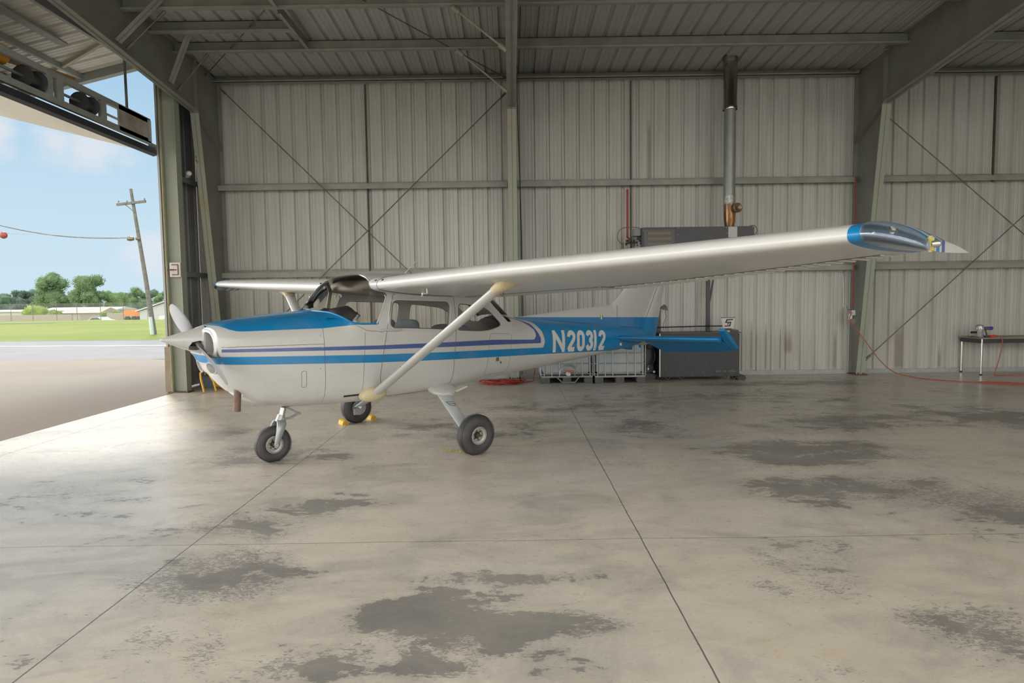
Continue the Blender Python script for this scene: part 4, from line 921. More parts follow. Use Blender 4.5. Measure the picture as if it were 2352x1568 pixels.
# spinner and propeller
ax = V(1, 0, -.06).normalized(); tip = V(-1.205, 0, 1.305)
s = MB(); s.lathe([(.002, 0), (.014, .02), (.040, .085), (.074, .18), (.104, .27), (.128, .345), (.141, .39), (.143, .405), (.13, .405)], tip, ax, 40, False)
sp = s.build('spinner', M_ac_white, None, 40)
ub = V(0, cos(radians(22)), sin(radians(22))); hub = V(-.895, 0, 1.282)
s = MB(); s.lathe([(0, 0), (.14, 0), (.14, .03), (0, .03)], tip+ax*.37, ax, 32); s.lathe([(0, 0), (.05, 0), (.05, .2), (0, .2)], hub-ax*.1, ax, 16); s.build('spinner_backplate', M_black, A)
cc = []
for sg in (1, -1):
    c = MB().prism([hub+V(a, 0, 0)+ub.cross(V(1, 0, 0)).normalized()*b_ for a, b_ in [(-.085, .02), (-.075, .06), (-.02, .055), (.03, .035), (.06, -.01), (.06, -.04), (0, -.05), (-.06, -.03)]], ub*sg*.3).build('c', M_seam, None, 0); cc.append(c)
solidify(sp, .004); boolean(sp, cc); sp.parent = A
for c in cc: bpy.data.objects.remove(c)
def blade(sg):
    s = MB(); rings = []; tang = V(1, 0, 0).cross(ub*sg).normalized()
    for r_, ch, tw, th in [(.03, .05, 60, .045), (.10, .055, 55, .042), (.16, .075, 48, .034), (.24, .105, 40, .026), (.35, .13, 32, .02), (.50, .142, 25, .016), (.65, .135, 20, .012), (.76, .115, 17, .009), (.83, .09, 15, .007), (.87, .055, 14, .005), (.885, .02, 14, .003)]:
        ca, sa = cos(radians(tw)), sin(radians(tw)); cd = tang*ca+V(1, 0, 0)*sa; td = V(1, 0, 0)*ca-tang*sa
        rings.append([hub+ub*sg*r_+cd*(ch*.5*cos(a))+td*(th*.5*sin(a)) for a in [2*pi*k/16 for k in range(16)]])
    s.loft(rings); return s.build('propeller_blade', pmat('grey propeller paint', (.20, .20, .21), .55, .0, var=.1), A, 60)
blade(1); blade(-1)
s = MB(); s.tube([(-.60, -.20, .80), (-.615, -.20, .595)], .034, 16, False); s.tube([(-.615, -.20, .595), (-.60, -.20, .80)], .029, 16, False); s.build('exhaust_pipe', pmat('rusty exhaust', (.20, .13, .10), .65, .3, var=.4, scale=12), A)

# wings
def foil(c, tk, n_=22):
    up, lo = [], []
    for i in range(n_+1):
        u = .5*(1-cos(pi*i/n_)); yt = 5*tk*(.2969*sqrt(u)-.126*u-.3516*u*u+.2843*u**3-.1036*u**4)*(1+.38*math.exp(-u/.05)); m_, p_ = .02, .4
        yc = m_/p_**2*(2*p_*u-u*u) if u < p_ else m_/(1-p_)**2*((1-2*p_)+2*p_*u-u*u)
        yc -= .006*math.exp(-u/.06); up.append((u*c, (yc+yt)*c)); lo.append((u*c, (yc-yt)*c))
    return up[::-1]+lo[1:-1]
def wst(b):   # leading edge x, z, chord, incidence at butt line b
    t = max(0, (b-2.54)/(5.18-2.54)); x = .70+.25*t; c = 1.63-.51*t; z = 1.815+.0325*(b-.56); inc = 5.5-2.7*max(0, t)**2.2; return x, z, c, radians(inc)
def wsec(b, tk=.12):
    x, z, c, inc = wst(b); return [V(x+p*cos(inc)+q*sin(inc), b, z+q*cos(inc)-p*sin(inc)) for p, q in foil(c, tk)]
def wpt(b, f, side_=-1, off=0.):
    x, z, c, inc = wst(b); F = foil(1., .12, 60); L_ = [q for q in F]; best = None
    n_ = 60; arr = L_[:n_+1] if side_ > 0 else [L_[n_]]+L_[n_+1:]+[L_[0]]
    arr = sorted(arr); q = interp(f, arr)+off*side_/c; p = f
    return V(x+p*c*cos(inc)+q*c*sin(inc), b, z+q*c*cos(inc)-p*c*sin(inc))
def flip(p, sg): return V(p.x, p.y*sg, p.z)
m, n, b = newmat('wing skin'); P = n.obj(); x, y, z = n.xyz(P)[:3]; ay = n.m('ABSOLUTE', y)
cw = n.mix(n.mr(n.noise(n.v('MULTIPLY', P, (1, 3, 3)), 1.5, 5, .6), .45, .75, 0, .25), (.58, .58, .555, 1), (.45, .43, .385, 1))
n.link(cw, b.inputs['Base Color']); b.inputs['Roughness'].default_value = .36; b.inputs['Coat Weight'].default_value = .25; b.inputs['Coat Roughness'].default_value = .16
bp = n.new('ShaderNodeBump'); bp.inputs['Strength'].default_value = .25; bp.inputs['Distance'].default_value = .004; n.link(n.noise(n.v('MULTIPLY', P, (1.5, 6, 1)), 1.6, 2), bp.inputs['Height']); n.link(bp.outputs[0], b.inputs['Normal'])
M_wing = m
m, n, b = newmat('tinted lens'); nt = n.nt; out = nt.nodes['Material Output']
tr = n.new('ShaderNodeBsdfTransparent'); tr.inputs[0].default_value = (.72, .76, .80, 1); gl = n.new('ShaderNodeBsdfGlossy'); gl.inputs['Roughness'].default_value = .06; gl.inputs[0].default_value = (.8, .85, .9, 1)
fr = n.new('ShaderNodeFresnel'); fr.inputs[0].default_value = 1.6; mx = n.new('ShaderNodeMixShader'); n.link(n.m('ADD', fr.outputs[0], .06), mx.inputs[0]); n.link(tr.outputs[0], mx.inputs[1]); n.link(gl.outputs[0], mx.inputs[2]); n.link(mx.outputs[0], out.inputs[0]); M_lens = m
TX = 5.18
def tipsec(e, grow=0.):   # e in 0..1 out from the rib: drooped tip
    x, z, c, inc = wst(TX); k = sqrt(max(0, 1-(.90*e)**2)); xf = x+.20*(1-sqrt(max(0, 1-e**2.4))); xr = x+c-.13*e
    cc_ = xr-xf; F = foil(1., .12)
    return [V(xf+p*cc_*cos(inc), TX+.28*e, z+q*c*(k+grow)*(1.08 if q > 0 else 1)-p*cc_*sin(inc)*(1-.3*e)-.085*e**1.6*(1-p)-.060*e**1.5*p) for p, q in F]
s = MB(); s.loft([[V(p.x+.01, y_, p.z) for p in wsec(.56)[9:-8]] for y_ in (-.50, -.2, .2, .50)], closed=False); s.build('cabin_roof_edge', pmat('beige roof liner', (.74, .68, .58), .6, var=.1), A, 60)
for sg in (-1, 1):
    nm = 'left' if sg < 0 else 'right'
    s = MB(); s.loft([[flip(p, sg) for p in wsec(b_)] for b_ in (.48, .56, 1.2, 1.9, 2.54, 3.2, 3.9, 4.5, 5.13)]); wg = s.build('wing', M_wing, A, 60); wg['label'] = 'white %s wing' % nm
    s = MB(); s.loft([[flip(p, sg) for p in wsec(b_, .1215)] for b_ in (5.12, 5.155, 5.185)]); s.build('wing_tip_band', M_ac_blue, A, 60)
    # tip cap: blue shell behind the clear fairing, white and striped tail
    E_ = [0, .12, .28, .45, .62, .78, .9, .97, 1.0]
    secs = [[flip(p, sg) for p in tipsec(e)] for e in E_]
    s = MB(); s.loft(secs); o = s.build('wing_tip', None, A, 60)
    mt, n, b = newmat('wing tip paint '+nm) ; P = n.obj(); x, y, z = n.xyz(P)[:3]
    c1 = n.mix(n.mr(x, 1.16, 1.161), (.20, .27, .35, 1), (*BLUE, 1)); c1 = n.mix(n.mr(x, 1.20, 1.201), c1, (*WHITE, 1))
    for a_, b__, cl_ in ((1.255, 1.32, BLUE), (1.36, 1.42, NAVY)): c1 = n.mix(n.m('MULTIPLY', n.mr(x, a_, a_+.001), n.mr(x, b__+.001, b__)), c1, (*cl_, 1))
    n.link(c1, b.inputs['Base Color']); b.inputs['Roughness'].default_value = .3; b.inputs['Coat Weight'].default_value = .4
    o.data.materials.clear(); o.data.materials.append(mt)
    # landing and navigation light bits under a clear fairing
    fr_ = []
    for e in E_[:-1]:
        sec = tipsec(e, .10); sec = [p for p in sec if p.x < 1.16]; k0 = len(sec); fr_.append([flip(p+V(-.006, .006, 0), sg) for p in sec])
    kmin = min(len(r_) for r_ in fr_); s = MB()
    rs = []
    for r_ in fr_:
        ex = (len(r_)-kmin); rs.append(r_[ex//2:len(r_)-(ex-ex//2)] if ex else r_)
    s.loft(rs, closed=False); s.build('clear_fairing', M_lens, o, 60)
    for (fx, e, rr) in ((.02, .25, .035), (.045, .52, .04)):
        p = flip(V(.955+fx, TX+.28*e, 1.965-.03*e), sg); s = MB(); s.lathe([(0, .02), (rr*.5, .012), (rr, -.012), (rr*1.05, -.02), (0, -.02)], p, V(-.75, sg*.55, 0), 18); s.build('landing_lamp', pmat('lamp glass', (.75, .72, .66), .12, .6, var=.2, scale=40), o)
    p = flip(V(1.165, TX+.278, 1.895), sg)
    if sg < 0: s = MB(); s.box(p, (.035, .03, .085), bev=.008); s.build('light_bracket', pmat('amber plate', (.50, .40, .12), .4), o)
    s = MB(); s.lathe([(0, 0), (.020, 0), (.021, .022), (.012, .036), (0, .04)], p+V(.0, sg*.01, .0), (0, sg, 0), 14); s.build('navigation_light', pmat('chrome lamp', (.6, .58, .55), .15, .9), o)
    # (control surfaces) beaded underside, hinge gap
    s = MB()
    for b0_, b1_ in ((.62, 2.62), (2.66, 5.0)):
        s.tube([flip(wpt(b_, .79 if b0_ > 2 else .72, -1, .001), sg) for b_ in [b0_+(b1_-b0_)*k/16 for k in range(17)]], .004, 5, False)
    s.tube([flip(wpt(2.64, f, -1, .001), sg) for f in (.72, .85, .99)], .004, 5); s.build('control_surface_gap', M_seam, wg)
    s = MB()
    for k in range(27):
        b_ = 2.72+k*.088; P_ = [flip(wpt(b_, f, -1, .0), sg) for f in (.80, .9, .995)]
        s.loft([[p+V(0, -.018, 0), p+V(0, -.009, -.011), p+V(0, .009, -.011), p+V(0, .018, 0)] for p in P_[:2]]+[[P_[2]+V(.012, -.018, 0), P_[2]+V(.012, -.009, -.011), P_[2]+V(.012, .009, -.011), P_[2]+V(.012, .018, 0)]])
    s.build('aileron_beads', M_wing, wg, 30)
    s = MB()
    for k in range(60): s.lathe([(0, 0), (.004, 0), (0, .003)], flip(wpt(.6+k*.075, .77 if k > 27 else .70, -1, .0), sg), (0, 0, -1), 6)
    for b_ in (1.2, 1.9, 2.54, 3.2, 3.9, 4.5): 
        for k in range(14): s.lathe([(0, 0), (.003, 0), (0, .002)], flip(wpt(b_, .06+k*.045, -1, 0), sg), (0, 0, -1), 5)
    s.build('wing_rivets', pmat('rivet grey', (.38, .37, .34), .5), wg, 30)['kind'] = 'stuff'
    # root cuff band and leading edge vents
    s = MB(); s.loft([[flip(p+V(-.004, 0, 0), sg) for p in wsec(b_, .127)][8:-8] for b_ in (.50, .615)], closed=False); s.build('root_cuff', M_ac_white, A, 60)
    for b_ in (.57, .70): s = MB(); s.box(flip(wpt(b_, .012, 1), sg)+V(-.002, 0, .0), (.02, .022, .022), bev=.004); s.build('root_vent', M_black, wg)
    s = MB(); s.tube([flip(wpt(1.25, .12, -1), sg), flip(wpt(1.25, .12, -1), sg)+V(0, 0, -.05), flip(wpt(1.25, .12, -1), sg)+V(-.06, 0, -.05)], .009, 8); s.build('pitot_tube', M_ac_white, wg)
    s = MB(); s.tube([flip(wpt(.95, .22, -1), sg), flip(wpt(.95, .22, -1), sg)+V(-.02, 0, -.05)], .01, 8); s.build('fuel_vent', M_ac_white, wg)
    # lift strut
    lo = V(.70, sg*.52, .655); hi = V(1.0, sg*2.34, 1.815); d = (hi-lo).normalized()
    chord = V(1, 0, 0); chord = (chord-d*chord.dot(d)).normalized(); tn = d.cross(chord)
    sec = lambda c, a, t: [c+chord*a*cos(q)*(1 if cos(q) > 0 else .8)+tn*t*sin(q) for q in [2*pi*k/24 for k in range(24)]]
    s = MB(); s.loft([sec(lo+(hi-lo)*t, .073, .034) for t in (-.01, .25, .5, .75, .93)]); st = s.build('wing_strut', M_ac_white, A, 60)
    s = MB(); s.loft([sec(lo+(hi-lo)*.91, .08, .042), sec(lo+(hi-lo)*.945, .085, .052), sec(lo+(hi-lo)*.97, .11, .07)+[] , [V(p.x, p.y, 1.80) for p in sec(lo+(hi-lo)*.992+V(.04, 0, 0), .22, .10)], [V(p.x, p.y, 1.835) for p in sec(hi+V(.06, 0, 0), .27, .11)]]); s.build('strut_cuff', M_cream, st, 60)
    s = MB(); cpt = V(.68, sg*.505, .655); s.loft([[cpt+V(a*cos(q)*.165, sg*b_, a*sin(q)*.082+.01*a*cos(q)) for q in [2*pi*k/28 for k in range(28)]] for a, b_ in ((1, 0), (.97, .025), (.8, .05), (.45, .065), (.02, .07))]); s.build('strut_base_fairing', M_cream, st, 60)
    c = lo+(hi-lo)*.93+V(.04, 0, -.05); s = MB(); s.tube([c+V(.018*cos(q), 0, .022*sin(q)) for q in [2*pi*k/12 for k in range(13)]], .0035, 5); s.build('tie_down_ring', M_seam, st)
    s = MB()
    for t in (.22, .26, .30): s.lathe([(0, 0), (.006, 0), (0, .006)], lo+(hi-lo)*t+chord*.06*(-1 if t == .26 else .9)+tn*.015, tn, 6)
    s.build('strut_screw', M_seam, st)
    # main gear: flattened spring leg, fairing, wheel
    g0 = V(1.58, sg*.46, .62); g1 = V(1.43, sg*1.17, .235); d = (g1-g0).normalized(); ch = V(1, 0, 0); ch = (ch-d*ch.dot(d)).normalized(); tn = d.cross(ch)
    s = MB(); s.loft([[g0+(g1-g0)*t+ch*a*cos(q)+tn*a2*sin(q) for q in [2*pi*k/20 for k in range(20)]] for t, a, a2 in ((-.05, .09, .022), (.3, .085, .02), (.7, .075, .018), (1, .068, .018))]); lg = s.build('landing_gear_leg', pmat('gear leg paint', (.52, .56, .57), .35, var=.1), A, 60)
    s = MB(); gb = V(1.60, sg*.49, .605); s.loft([[gb+V(a*.180*cos(q)+.0, sg*b_, a*.060*sin(q)-b_*.35) for q in [2*pi*k/28 for k in range(28)]] for a, b_ in ((1, -.03), (.98, .03), (.85, .07), (.6, .10), (.42, .13))]); s.build('gear_fairing', M_ac_white, lg, 60)
    s = MB(); s.box(V(1.80, sg*.56, .60), (.17, .10, .02), Matrix.Rotation(-.25, 3, 'Y'), bev=.006); s.build('entry_step', pmat('step pad', (.62, .60, .52), .6), lg)
    if sg < 0:
        s = MB(); c = g0+(g1-g0)*.42+tn*(.022 if tn.z > 0 or True else -.022)
        for a_, b_ in (((-.05, -.05), (.05, -.05)), ((-.05, -.05), (-.02, .05)), ((-.02, .0), (.045, .0)), ((-.01, .05), (.045, .05)), ((.045, -.02), (.045, .03))):
            for sd in (1, -1): s.tube([g0+(g1-g0)*(.42+a_[1]*.9)+ch*a_[0]+tn*.0225*sd, g0+(g1-g0)*(.42+b_[1]*.9)+ch*b_[0]+tn*.0225*sd], .0035, 4)
        s.build('leg_placard', M_seam, lg)
def wheel(c, R, w, axis, hubr, name='wheel', tint=None):
    a = Vector(axis).normalized(); c = Vector(c)
    prof = []
    for k in range(25):
        t = pi*k/24; prof.append((R-.0*0-(R-hubr)*.5+(R-hubr)*.5*sin(t)**.7, -w/2*cos(t)))
    prof = [(hubr*1.02, -w*.36)]+[(hubr+(R-hubr)*(sin(pi*(.06+.88*k/26))**.62), -w/2*cos(pi*(.06+.88*k/26))**1 if True else 0) for k in range(27)]+[(hubr*1.02, w*.36)]
    pr = []
    for r_, h_ in prof: pr.append((r_, h_))
    s = MB(); s.lathe(pr, c, a, 56, False)
    ty = s.build('wheel', M_tyre, A, 50)
    s = MB()
    for g_ in (-.22, -.08, .08, .22): s.lathe([(R-.001, g_*w-.003), (R*1.003, g_*w-.002), (R*1.003, g_*w+.002), (R-.001, g_*w+.003)], c, a, 56, False)
    s.build('tread_groove', M_black, ty)
    s = MB()
    for sd in (1, -1): s.lathe([(hubr*1.03, .30*w*sd), (hubr*1.0, .37*w*sd), (hubr*.93, .38*w*sd), (hubr*.86, .30*w*sd), (hubr*.66, .26*w*sd), (hubr*.62, .12*w*sd), (hubr*.4, .12*w*sd)], c, a, 40, False)
    s.build('rim', pmat('wheel rim paint', (.42, .42, .40), .4, .3, var=.2, scale=30), ty)
    s = MB()
    s.lathe([(hubr*.64, -.10*w), (hubr*.64, .10*w)], c, a, 30, False); s.lathe([(0, -.34*w), (hubr*.20, -.34*w), (hubr*.32, -.22*w), (hubr*.34, .22*w), (hubr*.20, .34*w), (0, .34*w)], c, a, 20)
    u = a.orthogonal().normalized(); w_ = a.cross(u)
    for k in range(6):
        q = 2*pi*k/6
        for sd in (1, -1): s.lathe([(0, 0), (.009, 0), (.007, .012), (0, .012)], c+a*.13*w*sd+(u*cos(q)+w_*sin(q))*hubr*.50, a*sd, 6)
    s.build('hub', pmat('oily hub', (.13, .11, .07), .5, .5, var=.4, scale=30), ty)
    s = MB(); s.tube([c+a*.2*w+u*hubr*.55, c+a*.33*w+u*hubr*.45+w_*hubr*.1], .006, 6); s.build('valve_stem', pmat('brass', (.6, .35, .08), .3, .7), ty)
    return ty
wheel((1.455, -1.275, .212), .216, .165, (.06, 1, .05), .095)
wheel((1.455, 1.275, .212), .216, .165, (-.06, 1, -.05), .095)
for sg in (-1, 1):
    s = MB(); s.lathe([(.062, 0), (.10, 0), (.10, .012), (.062, .012)], (1.455, sg*1.195, .212), (0, sg, 0), 24); s.box((1.40, sg*1.18, .17), (.10, .06, .09), bev=.01); s.box((1.49, sg*1.185, .25), (.06, .05, .07), bev=.01); s.tube([(1.43, sg*1.13, .235), (1.455, sg*1.27, .212)], .024, 10); s.build('brake_assembly', M_alu, A)
# nose gear
wheel((-.20, 0, .180), .184, .135, (0.02, 1, 0), .09)
M_gear = pmat('gear grey paint', (.34, .36, .37), .30, .4, var=.1)
s = MB(); s.tube([(-.06, 0, .60), (-.11, 0, .42)], .028, 18); s.build('oleo_strut', M_alu, A)
s = MB(); s.tube([(-.10, 0, .47), (-.125, 0, .40)], [.038, .046], 18)
for sg in (-1, 1):
    s.loft([[c_+V(a*cos(q), t*sin(q), 0) for q in [2*pi*k/14 for k in range(14)]] for c_, a, t in ((V(-.12, sg*.03, .425), .045, .03), (V(-.13, sg*.07, .39), .05, .022), (V(-.15, sg*.088, .33), .045, .012), (V(-.18, sg*.088, .24), .032, .010), (V(-.195, sg*.088, .19), .028, .010), (V(-.20, sg*.088, .155), .018, .009))])
s.build('nose_fork', M_gear, A, 60)
s = MB(); s.tube([(-.20, -.11, .18), (-.20, .11, .18)], .018, 12); s.build('axle_bolt', M_alu, A)
s = MB(); s.loft([[p+V(0, y_, 0) for y_ in (-.03, .03)]+[p+V(0, y_, -.018) for y_ in (.03, -.03)] for p in (V(-.07, 0, .555), V(0, 0, .53), V(.075, 0, .475))]); s.loft([[p+V(0, y_, 0) for y_ in (-.022, .022)]+[p+V(0, y_, -.018) for y_ in (.022, -.022)] for p in (V(.08, 0, .47), V(-.0, 0, .435), V(-.10, 0, .425))]); s.lathe([(.0, -.04), (.014, -.04), (.014, .04), (0, .04)], (.08, 0, .465), (0, 1, 0), 10); s.lathe([(.0, -.05), (.016, -.05), (.016, .05), (0, .05)], (-.105, 0, .43), (0, 1, 0), 10); s.build('torque_link', M_gear, A, 30)
s = MB(); s.box((-.06, 0, .565), (.13, .12, .022), bev=.004); s.box((-.05, 0, .59), (.10, .09, .03), bev=.004); s.tube([(-.1, -.06, .555), (.02, -.06, .57), (.12, -.03, .60), (.19, -.03, .60)], .010, 6); s.tube([(-.1, .07, .555), (.1, .05, .59)], .010, 6); s.build('steering_collar', pmat('greasy steel', (.22, .19, .15), .5, .4, var=.3, scale=20), A)

# tail: dorsal fillet, fin, rudder, stabiliser, elevator
def thick(profile, t, name, mat, parent=A, axis='y', org=0):
    """symmetric flat surface: profile rows of (LE, TE) points with thickness t"""
    s = MB(); rings = []
    for le, te in profile:
        le = Vector(le); te = Vector(te); c = (te-le); n_ = V(0, 1, 0) if axis == 'y' else V(0, 0, 1); L_ = c.length; up = []; lo_ = []
        for i in range(15):
            u = .5*(1-cos(pi*i/14)); yt = 5*t/L_*(.2969*sqrt(u)-.126*u-.3516*u*u+.2843*u**3-.1036*u**4)*L_ if L_ > 0 else 0
            up.append(le+c*u+n_*yt); lo_.append(le+c*u-n_*yt)
        rings.append(up[::-1]+lo_[1:-1])
    s.loft(rings); return s.build(name, mat, parent, 60)
m, n, b = newmat('tail paint'); P = n.obj(); x, y, z = n.xyz(P)[:3]
zb_ = n.curve(x, [(3, 1.395), (4.25, 1.358), (5.41, 1.325), (6.6, 1.29)], (3, 6.7), (1.2, 1.5))
c = n.mix(n.mr(n.m('SUBTRACT', z, zb_), -.001, .001), (.055, .20, .42, 1), (*WHITE, 1)); f_b = n.mr(n.m('SUBTRACT', x, n.m('MULTIPLY', z, .0)), 5.85, 5.851)
c = n.mix(n.m('MULTIPLY', n.mr(n.m('SUBTRACT', zb_, z), -.001, .001), f_b), c, (*BLUE, 1))
n.link(c, b.inputs['Base Color']); b.inputs['Roughness'].default_value = .33; b.inputs['Coat Weight'].default_value = .3; M_tail = m
hl = lambda z_: 6.05+(z_-1.06)*.62
rows_ = []
s = MB(); rings = []
for x_, zt_, w_ in ((3.2, 1.385, .012), (3.36, 1.396, .03), (3.8, 1.427, .045), (4.25, 1.462, .055), (4.8, 1.493, .06), (5.2, 1.517, .065), (5.42, 1.56, .06)):
    zl = sm(x_, ZT)-.03; rings.append([V(x_, w_*a, zl+(zt_-zl)*b_) for a, b_ in ((-2.2 if x_ > 3.5 else -1.2, -.1), (-1.1, .2), (-.8, .55), (-.45, .88), (0, 1), (.45, .88), (.8, .55), (1.1, .2), (2.2 if x_ > 3.5 else 1.2, -.1))])
s.loft(rings, closed=False); s.build('dorsal_fillet', M_tail, A, 60)
fin = [((5.18, 0, 1.22), (hl(1.06)+.0, 0, 1.06)), ((5.22, 0, 1.45), (hl(1.45), 0, 1.45)), ((5.33, 0, 1.545), (hl(1.55), 0, 1.545)), ((5.47, 0, 1.63), (hl(1.64), 0, 1.63)), ((5.62, 0, 1.755), (hl(1.77), 0, 1.755)), ((5.87, 0, 2.05), (hl(2.05), 0, 2.05)), ((6.06, 0, 2.27), (hl(2.27), 0, 2.27)), ((6.12, 0, 2.31), (hl(2.31)-.05, 0, 2.31))]
thick(fin, .10, 'vertical_fin', M_tail)
rte = lambda z_: 6.53+(z_-.99)*.285
rud = [((hl(z_)-.02+.012, 0, z_), (rte(z_), 0, z_)) for z_ in (.93, 1.1, 1.5, 2.0, 2.28, 2.34)]
r_ = thick(rud, .085, 'rudder', M_tail)
s = MB(); s.tube([(hl(z_)+.0, -.042, z_) for z_ in (.98, 1.06, 1.3)], .006, 6); s.tube([(hl(z_)-.002, -.040, z_) for z_ in (1.3, 2.28)], .003, 5, False); s.tube([(hl(z_)-.002, .040, z_) for z_ in (1.3, 2.28)], .003, 5, False); s.build('rudder_hinge_gap', M_seam, r_)
s = MB(); s.tube([(5.38, -.062, 1.22), (5.40, -.05, 1.52)], .003, 5); s.box((5.0, -.058, 1.345), (.06, .004, .055)); s.build('fin_root_seam', M_seam, A)
s = MB(); s.box((4.99, -.064, 1.34), (.035, .004, .07)); s.build('yellow_tag', pmat('yellow sticker', (.6, .6, .2), .6), A, 0)
s = MB(); s.tube([(6.60, -.03, 1.80), (6.62, -.03, 1.83)], .006, 6); s.build('rudder_static_wick', M_black, r_)
s = MB(); s.loft([[V(x_, w_*cos(q), zc+h_*sin(q)) for q in [2*pi*k/16 for k in range(16)]] for x_, w_, h_, zc in ((5.98, .085, .10, .94), (6.2, .06, .08, .91), (6.38, .025, .045, .90))]); s.build('tail_cone', M_cream, A, 60)
for sg in (-1, 1):
    zs_ = lambda x_, b_: 1.01-.10*(x_-5.22)+.035*(b_-.15)
    Q = lambda x_, b_: (x_, sg*b_, zs_(x_, b_))
    st = [(Q(5.18, .05), Q(6.02, .05)), (Q(5.23, .17), Q(6.02, .17)), (Q(5.50, .9), Q(6.02, .9)), (Q(5.78, 1.58), Q(6.02, 1.52)), (Q(5.86, 1.60), Q(6.02, 1.55))]
    thick(st, .085, 'horizontal_stabilizer', M_ac_blue, axis='z')
    dr = radians(37)
    def E(dx_, y_, dz_=0): return V(6.02+dx_*cos(dr)+dz_*sin(dr), sg*y_, zs_(6.02, y_)-dx_*sin(dr)+dz_*cos(dr))
    s = MB(); ys = [.16, .20, .26]+[.30+1.40*k/44 for k in range(45)]; rings = []
    for i, y_ in enumerate(ys):
        te = interp(y_, [(.16, .10), (.34, .36), (1.45, .31), (1.70, .26)]); le = -.0 if y_ < 1.60 else -.27
        bd = .010*(1 if i % 2 else -1)
        rings.append([E(te, y_, 0), E(te*.95, y_, .004+bd), E(te*.12, y_, .034+bd*.6), E(le, y_, .03 if le == 0 else .02), E(le-(.0 if le == 0 else .02), y_, 0), E(le, y_, -.03 if le == 0 else -.02), E(te*.12, y_, -.034+bd*.6), E(te*.95, y_, -.004+bd)])
    s.loft(rings); s.build('elevator', M_ac_blue, A, 25)
s = MB(); s.tube([(5.35, -.15, .92), (5.36, -.15, .88)], .02, 8); s.build('tail_bolt', M_cream, A)
s = MB(); s.tube([(6.02, -.02, .88), (6.05, -.02, .80)], .018, 8); s.build('tie_down_fitting', M_ac_blue, A)
# aerials and other roof details
for x_, z0_ in ((1.09, 1.93), (1.78, 1.96)):
    s = MB(); s.tube([(x_, -.55, z0_), (x_+.225, -.55, z0_+.205)], [.006, .003], 6); s.lathe([(0, 0), (.012, 0), (0, .01)], (x_+.225, -.55, z0_+.205), (1, 0, 1), 6); s.build('whip_antenna', M_ac_white, A)
s = MB(); s.box((2.96, 0, 1.43), (.06, .02, .10), bev=.006); s.build('beacon_mount', M_rod, A)
s = MB(); s.tube([(2.6, 0, 1.66), (2.62, 0, 1.72), (2.75, 0, 1.78)], .006, 6); s.build('rear_antenna', M_ac_white, A)

# ------------------------------------------------------------ things standing about in the hangar
# yellow rubber chocks at the right main wheel, rope on the floor
M_yel = pmat('yellow rubber', (.62, .40, .03), .6, var=.2, scale=20)
def chock(loc, rz, label):
    s = MB(); s.loft([[V(x_, a, b_) for a, b_ in ((-.045, 0), (.045, 0), (.03, .05), (.0, .062), (-.03, .05))] for x_ in (-.09, .09)])
    s.box((.095, 0, .02), (.02, .02, .02)); o = s.build('wheel_chock', M_yel, smooth=0); o.location = loc; o.rotation_euler = (0, 0, rz); return tag(o, label, 'wheel chock', 'yellow chocks at the right main wheel')
chock((-2.27, 8.46, 0), -1.0, 'yellow wheel chock in front of the far main wheel')
chock((-1.97, 8.80, 0), -1.0, 'yellow wheel chock behind the far main wheel')
random.seed(8)
s = MB(); s.tube([V(-.78+.26*t+.01*sin(40*t), 6.90-.16*t+.012*sin(28*t), .006+.004*abs(sin(20*t))) for t in [k/30 for k in range(31)]], .006, 6); s.box((-.50, 6.735, .02), (.07, .05, .035), bev=.008)
tag(s.build('chock_rope', pmat('faded yellow rope', (.40, .33, .06), .8, var=.3, scale=30)), 'faded yellow rope lying on the floor beside the near main wheel', 'rope')

# yellow tow bar leaning at the jamb column, tyre and orange spool behind
tb = empty('tow_bar', (-5.66, 11.62, 0), 0, 'yellow forked tow bar leaning against the door jamb column', 'tow bar')
M_ty = pmat('yellow enamel', (.66, .38, .02), .4, var=.1)
s = MB(); s.tube([(-.20, .06, .96), (-.02, .03, .46), (.03, .02, .40)], .022, 10); s.build('handle', M_ty, tb)
s = MB(); s.tube([(.02, .02, .42), (-.045, 0, .36), (-.04, 0, .25), (.02, -.02, .02)], .020, 8); s.build('fork_arm', M_ty, tb)
s = MB(); s.tube([(.02, .02, .42), (.10, .03, .34), (.17, .05, .20), (.20, .06, .03)], .020, 8); s.build('fork_arm', M_ty, tb)
s = MB(); s.lathe([(0, 0), (.085, 0), (.09, .05), (.075, .30), (.05, .33), (0, .33)], (-5.62, 12.15, .10), (1, .15, .0), 18); s.box((-5.62, 12.13, .12), (.2, .1, .14), bev=.03)
tag(s.build('portable_work_light', pmat('orange shell', (.62, .27, .02), .45, var=.2, scale=12)), 'orange and grey tool lying on the floor behind the tow bar', 'tool')
s = MB(); s.box2((-6.1, 12.35, 0), (-5.75, 12.75, .22), bev=.02); tag(s.build('storage_bin', pmat('grey blue bin', (.16, .19, .22), .5)), 'low blue grey bin on the floor in the corner by the left column', 'bin')

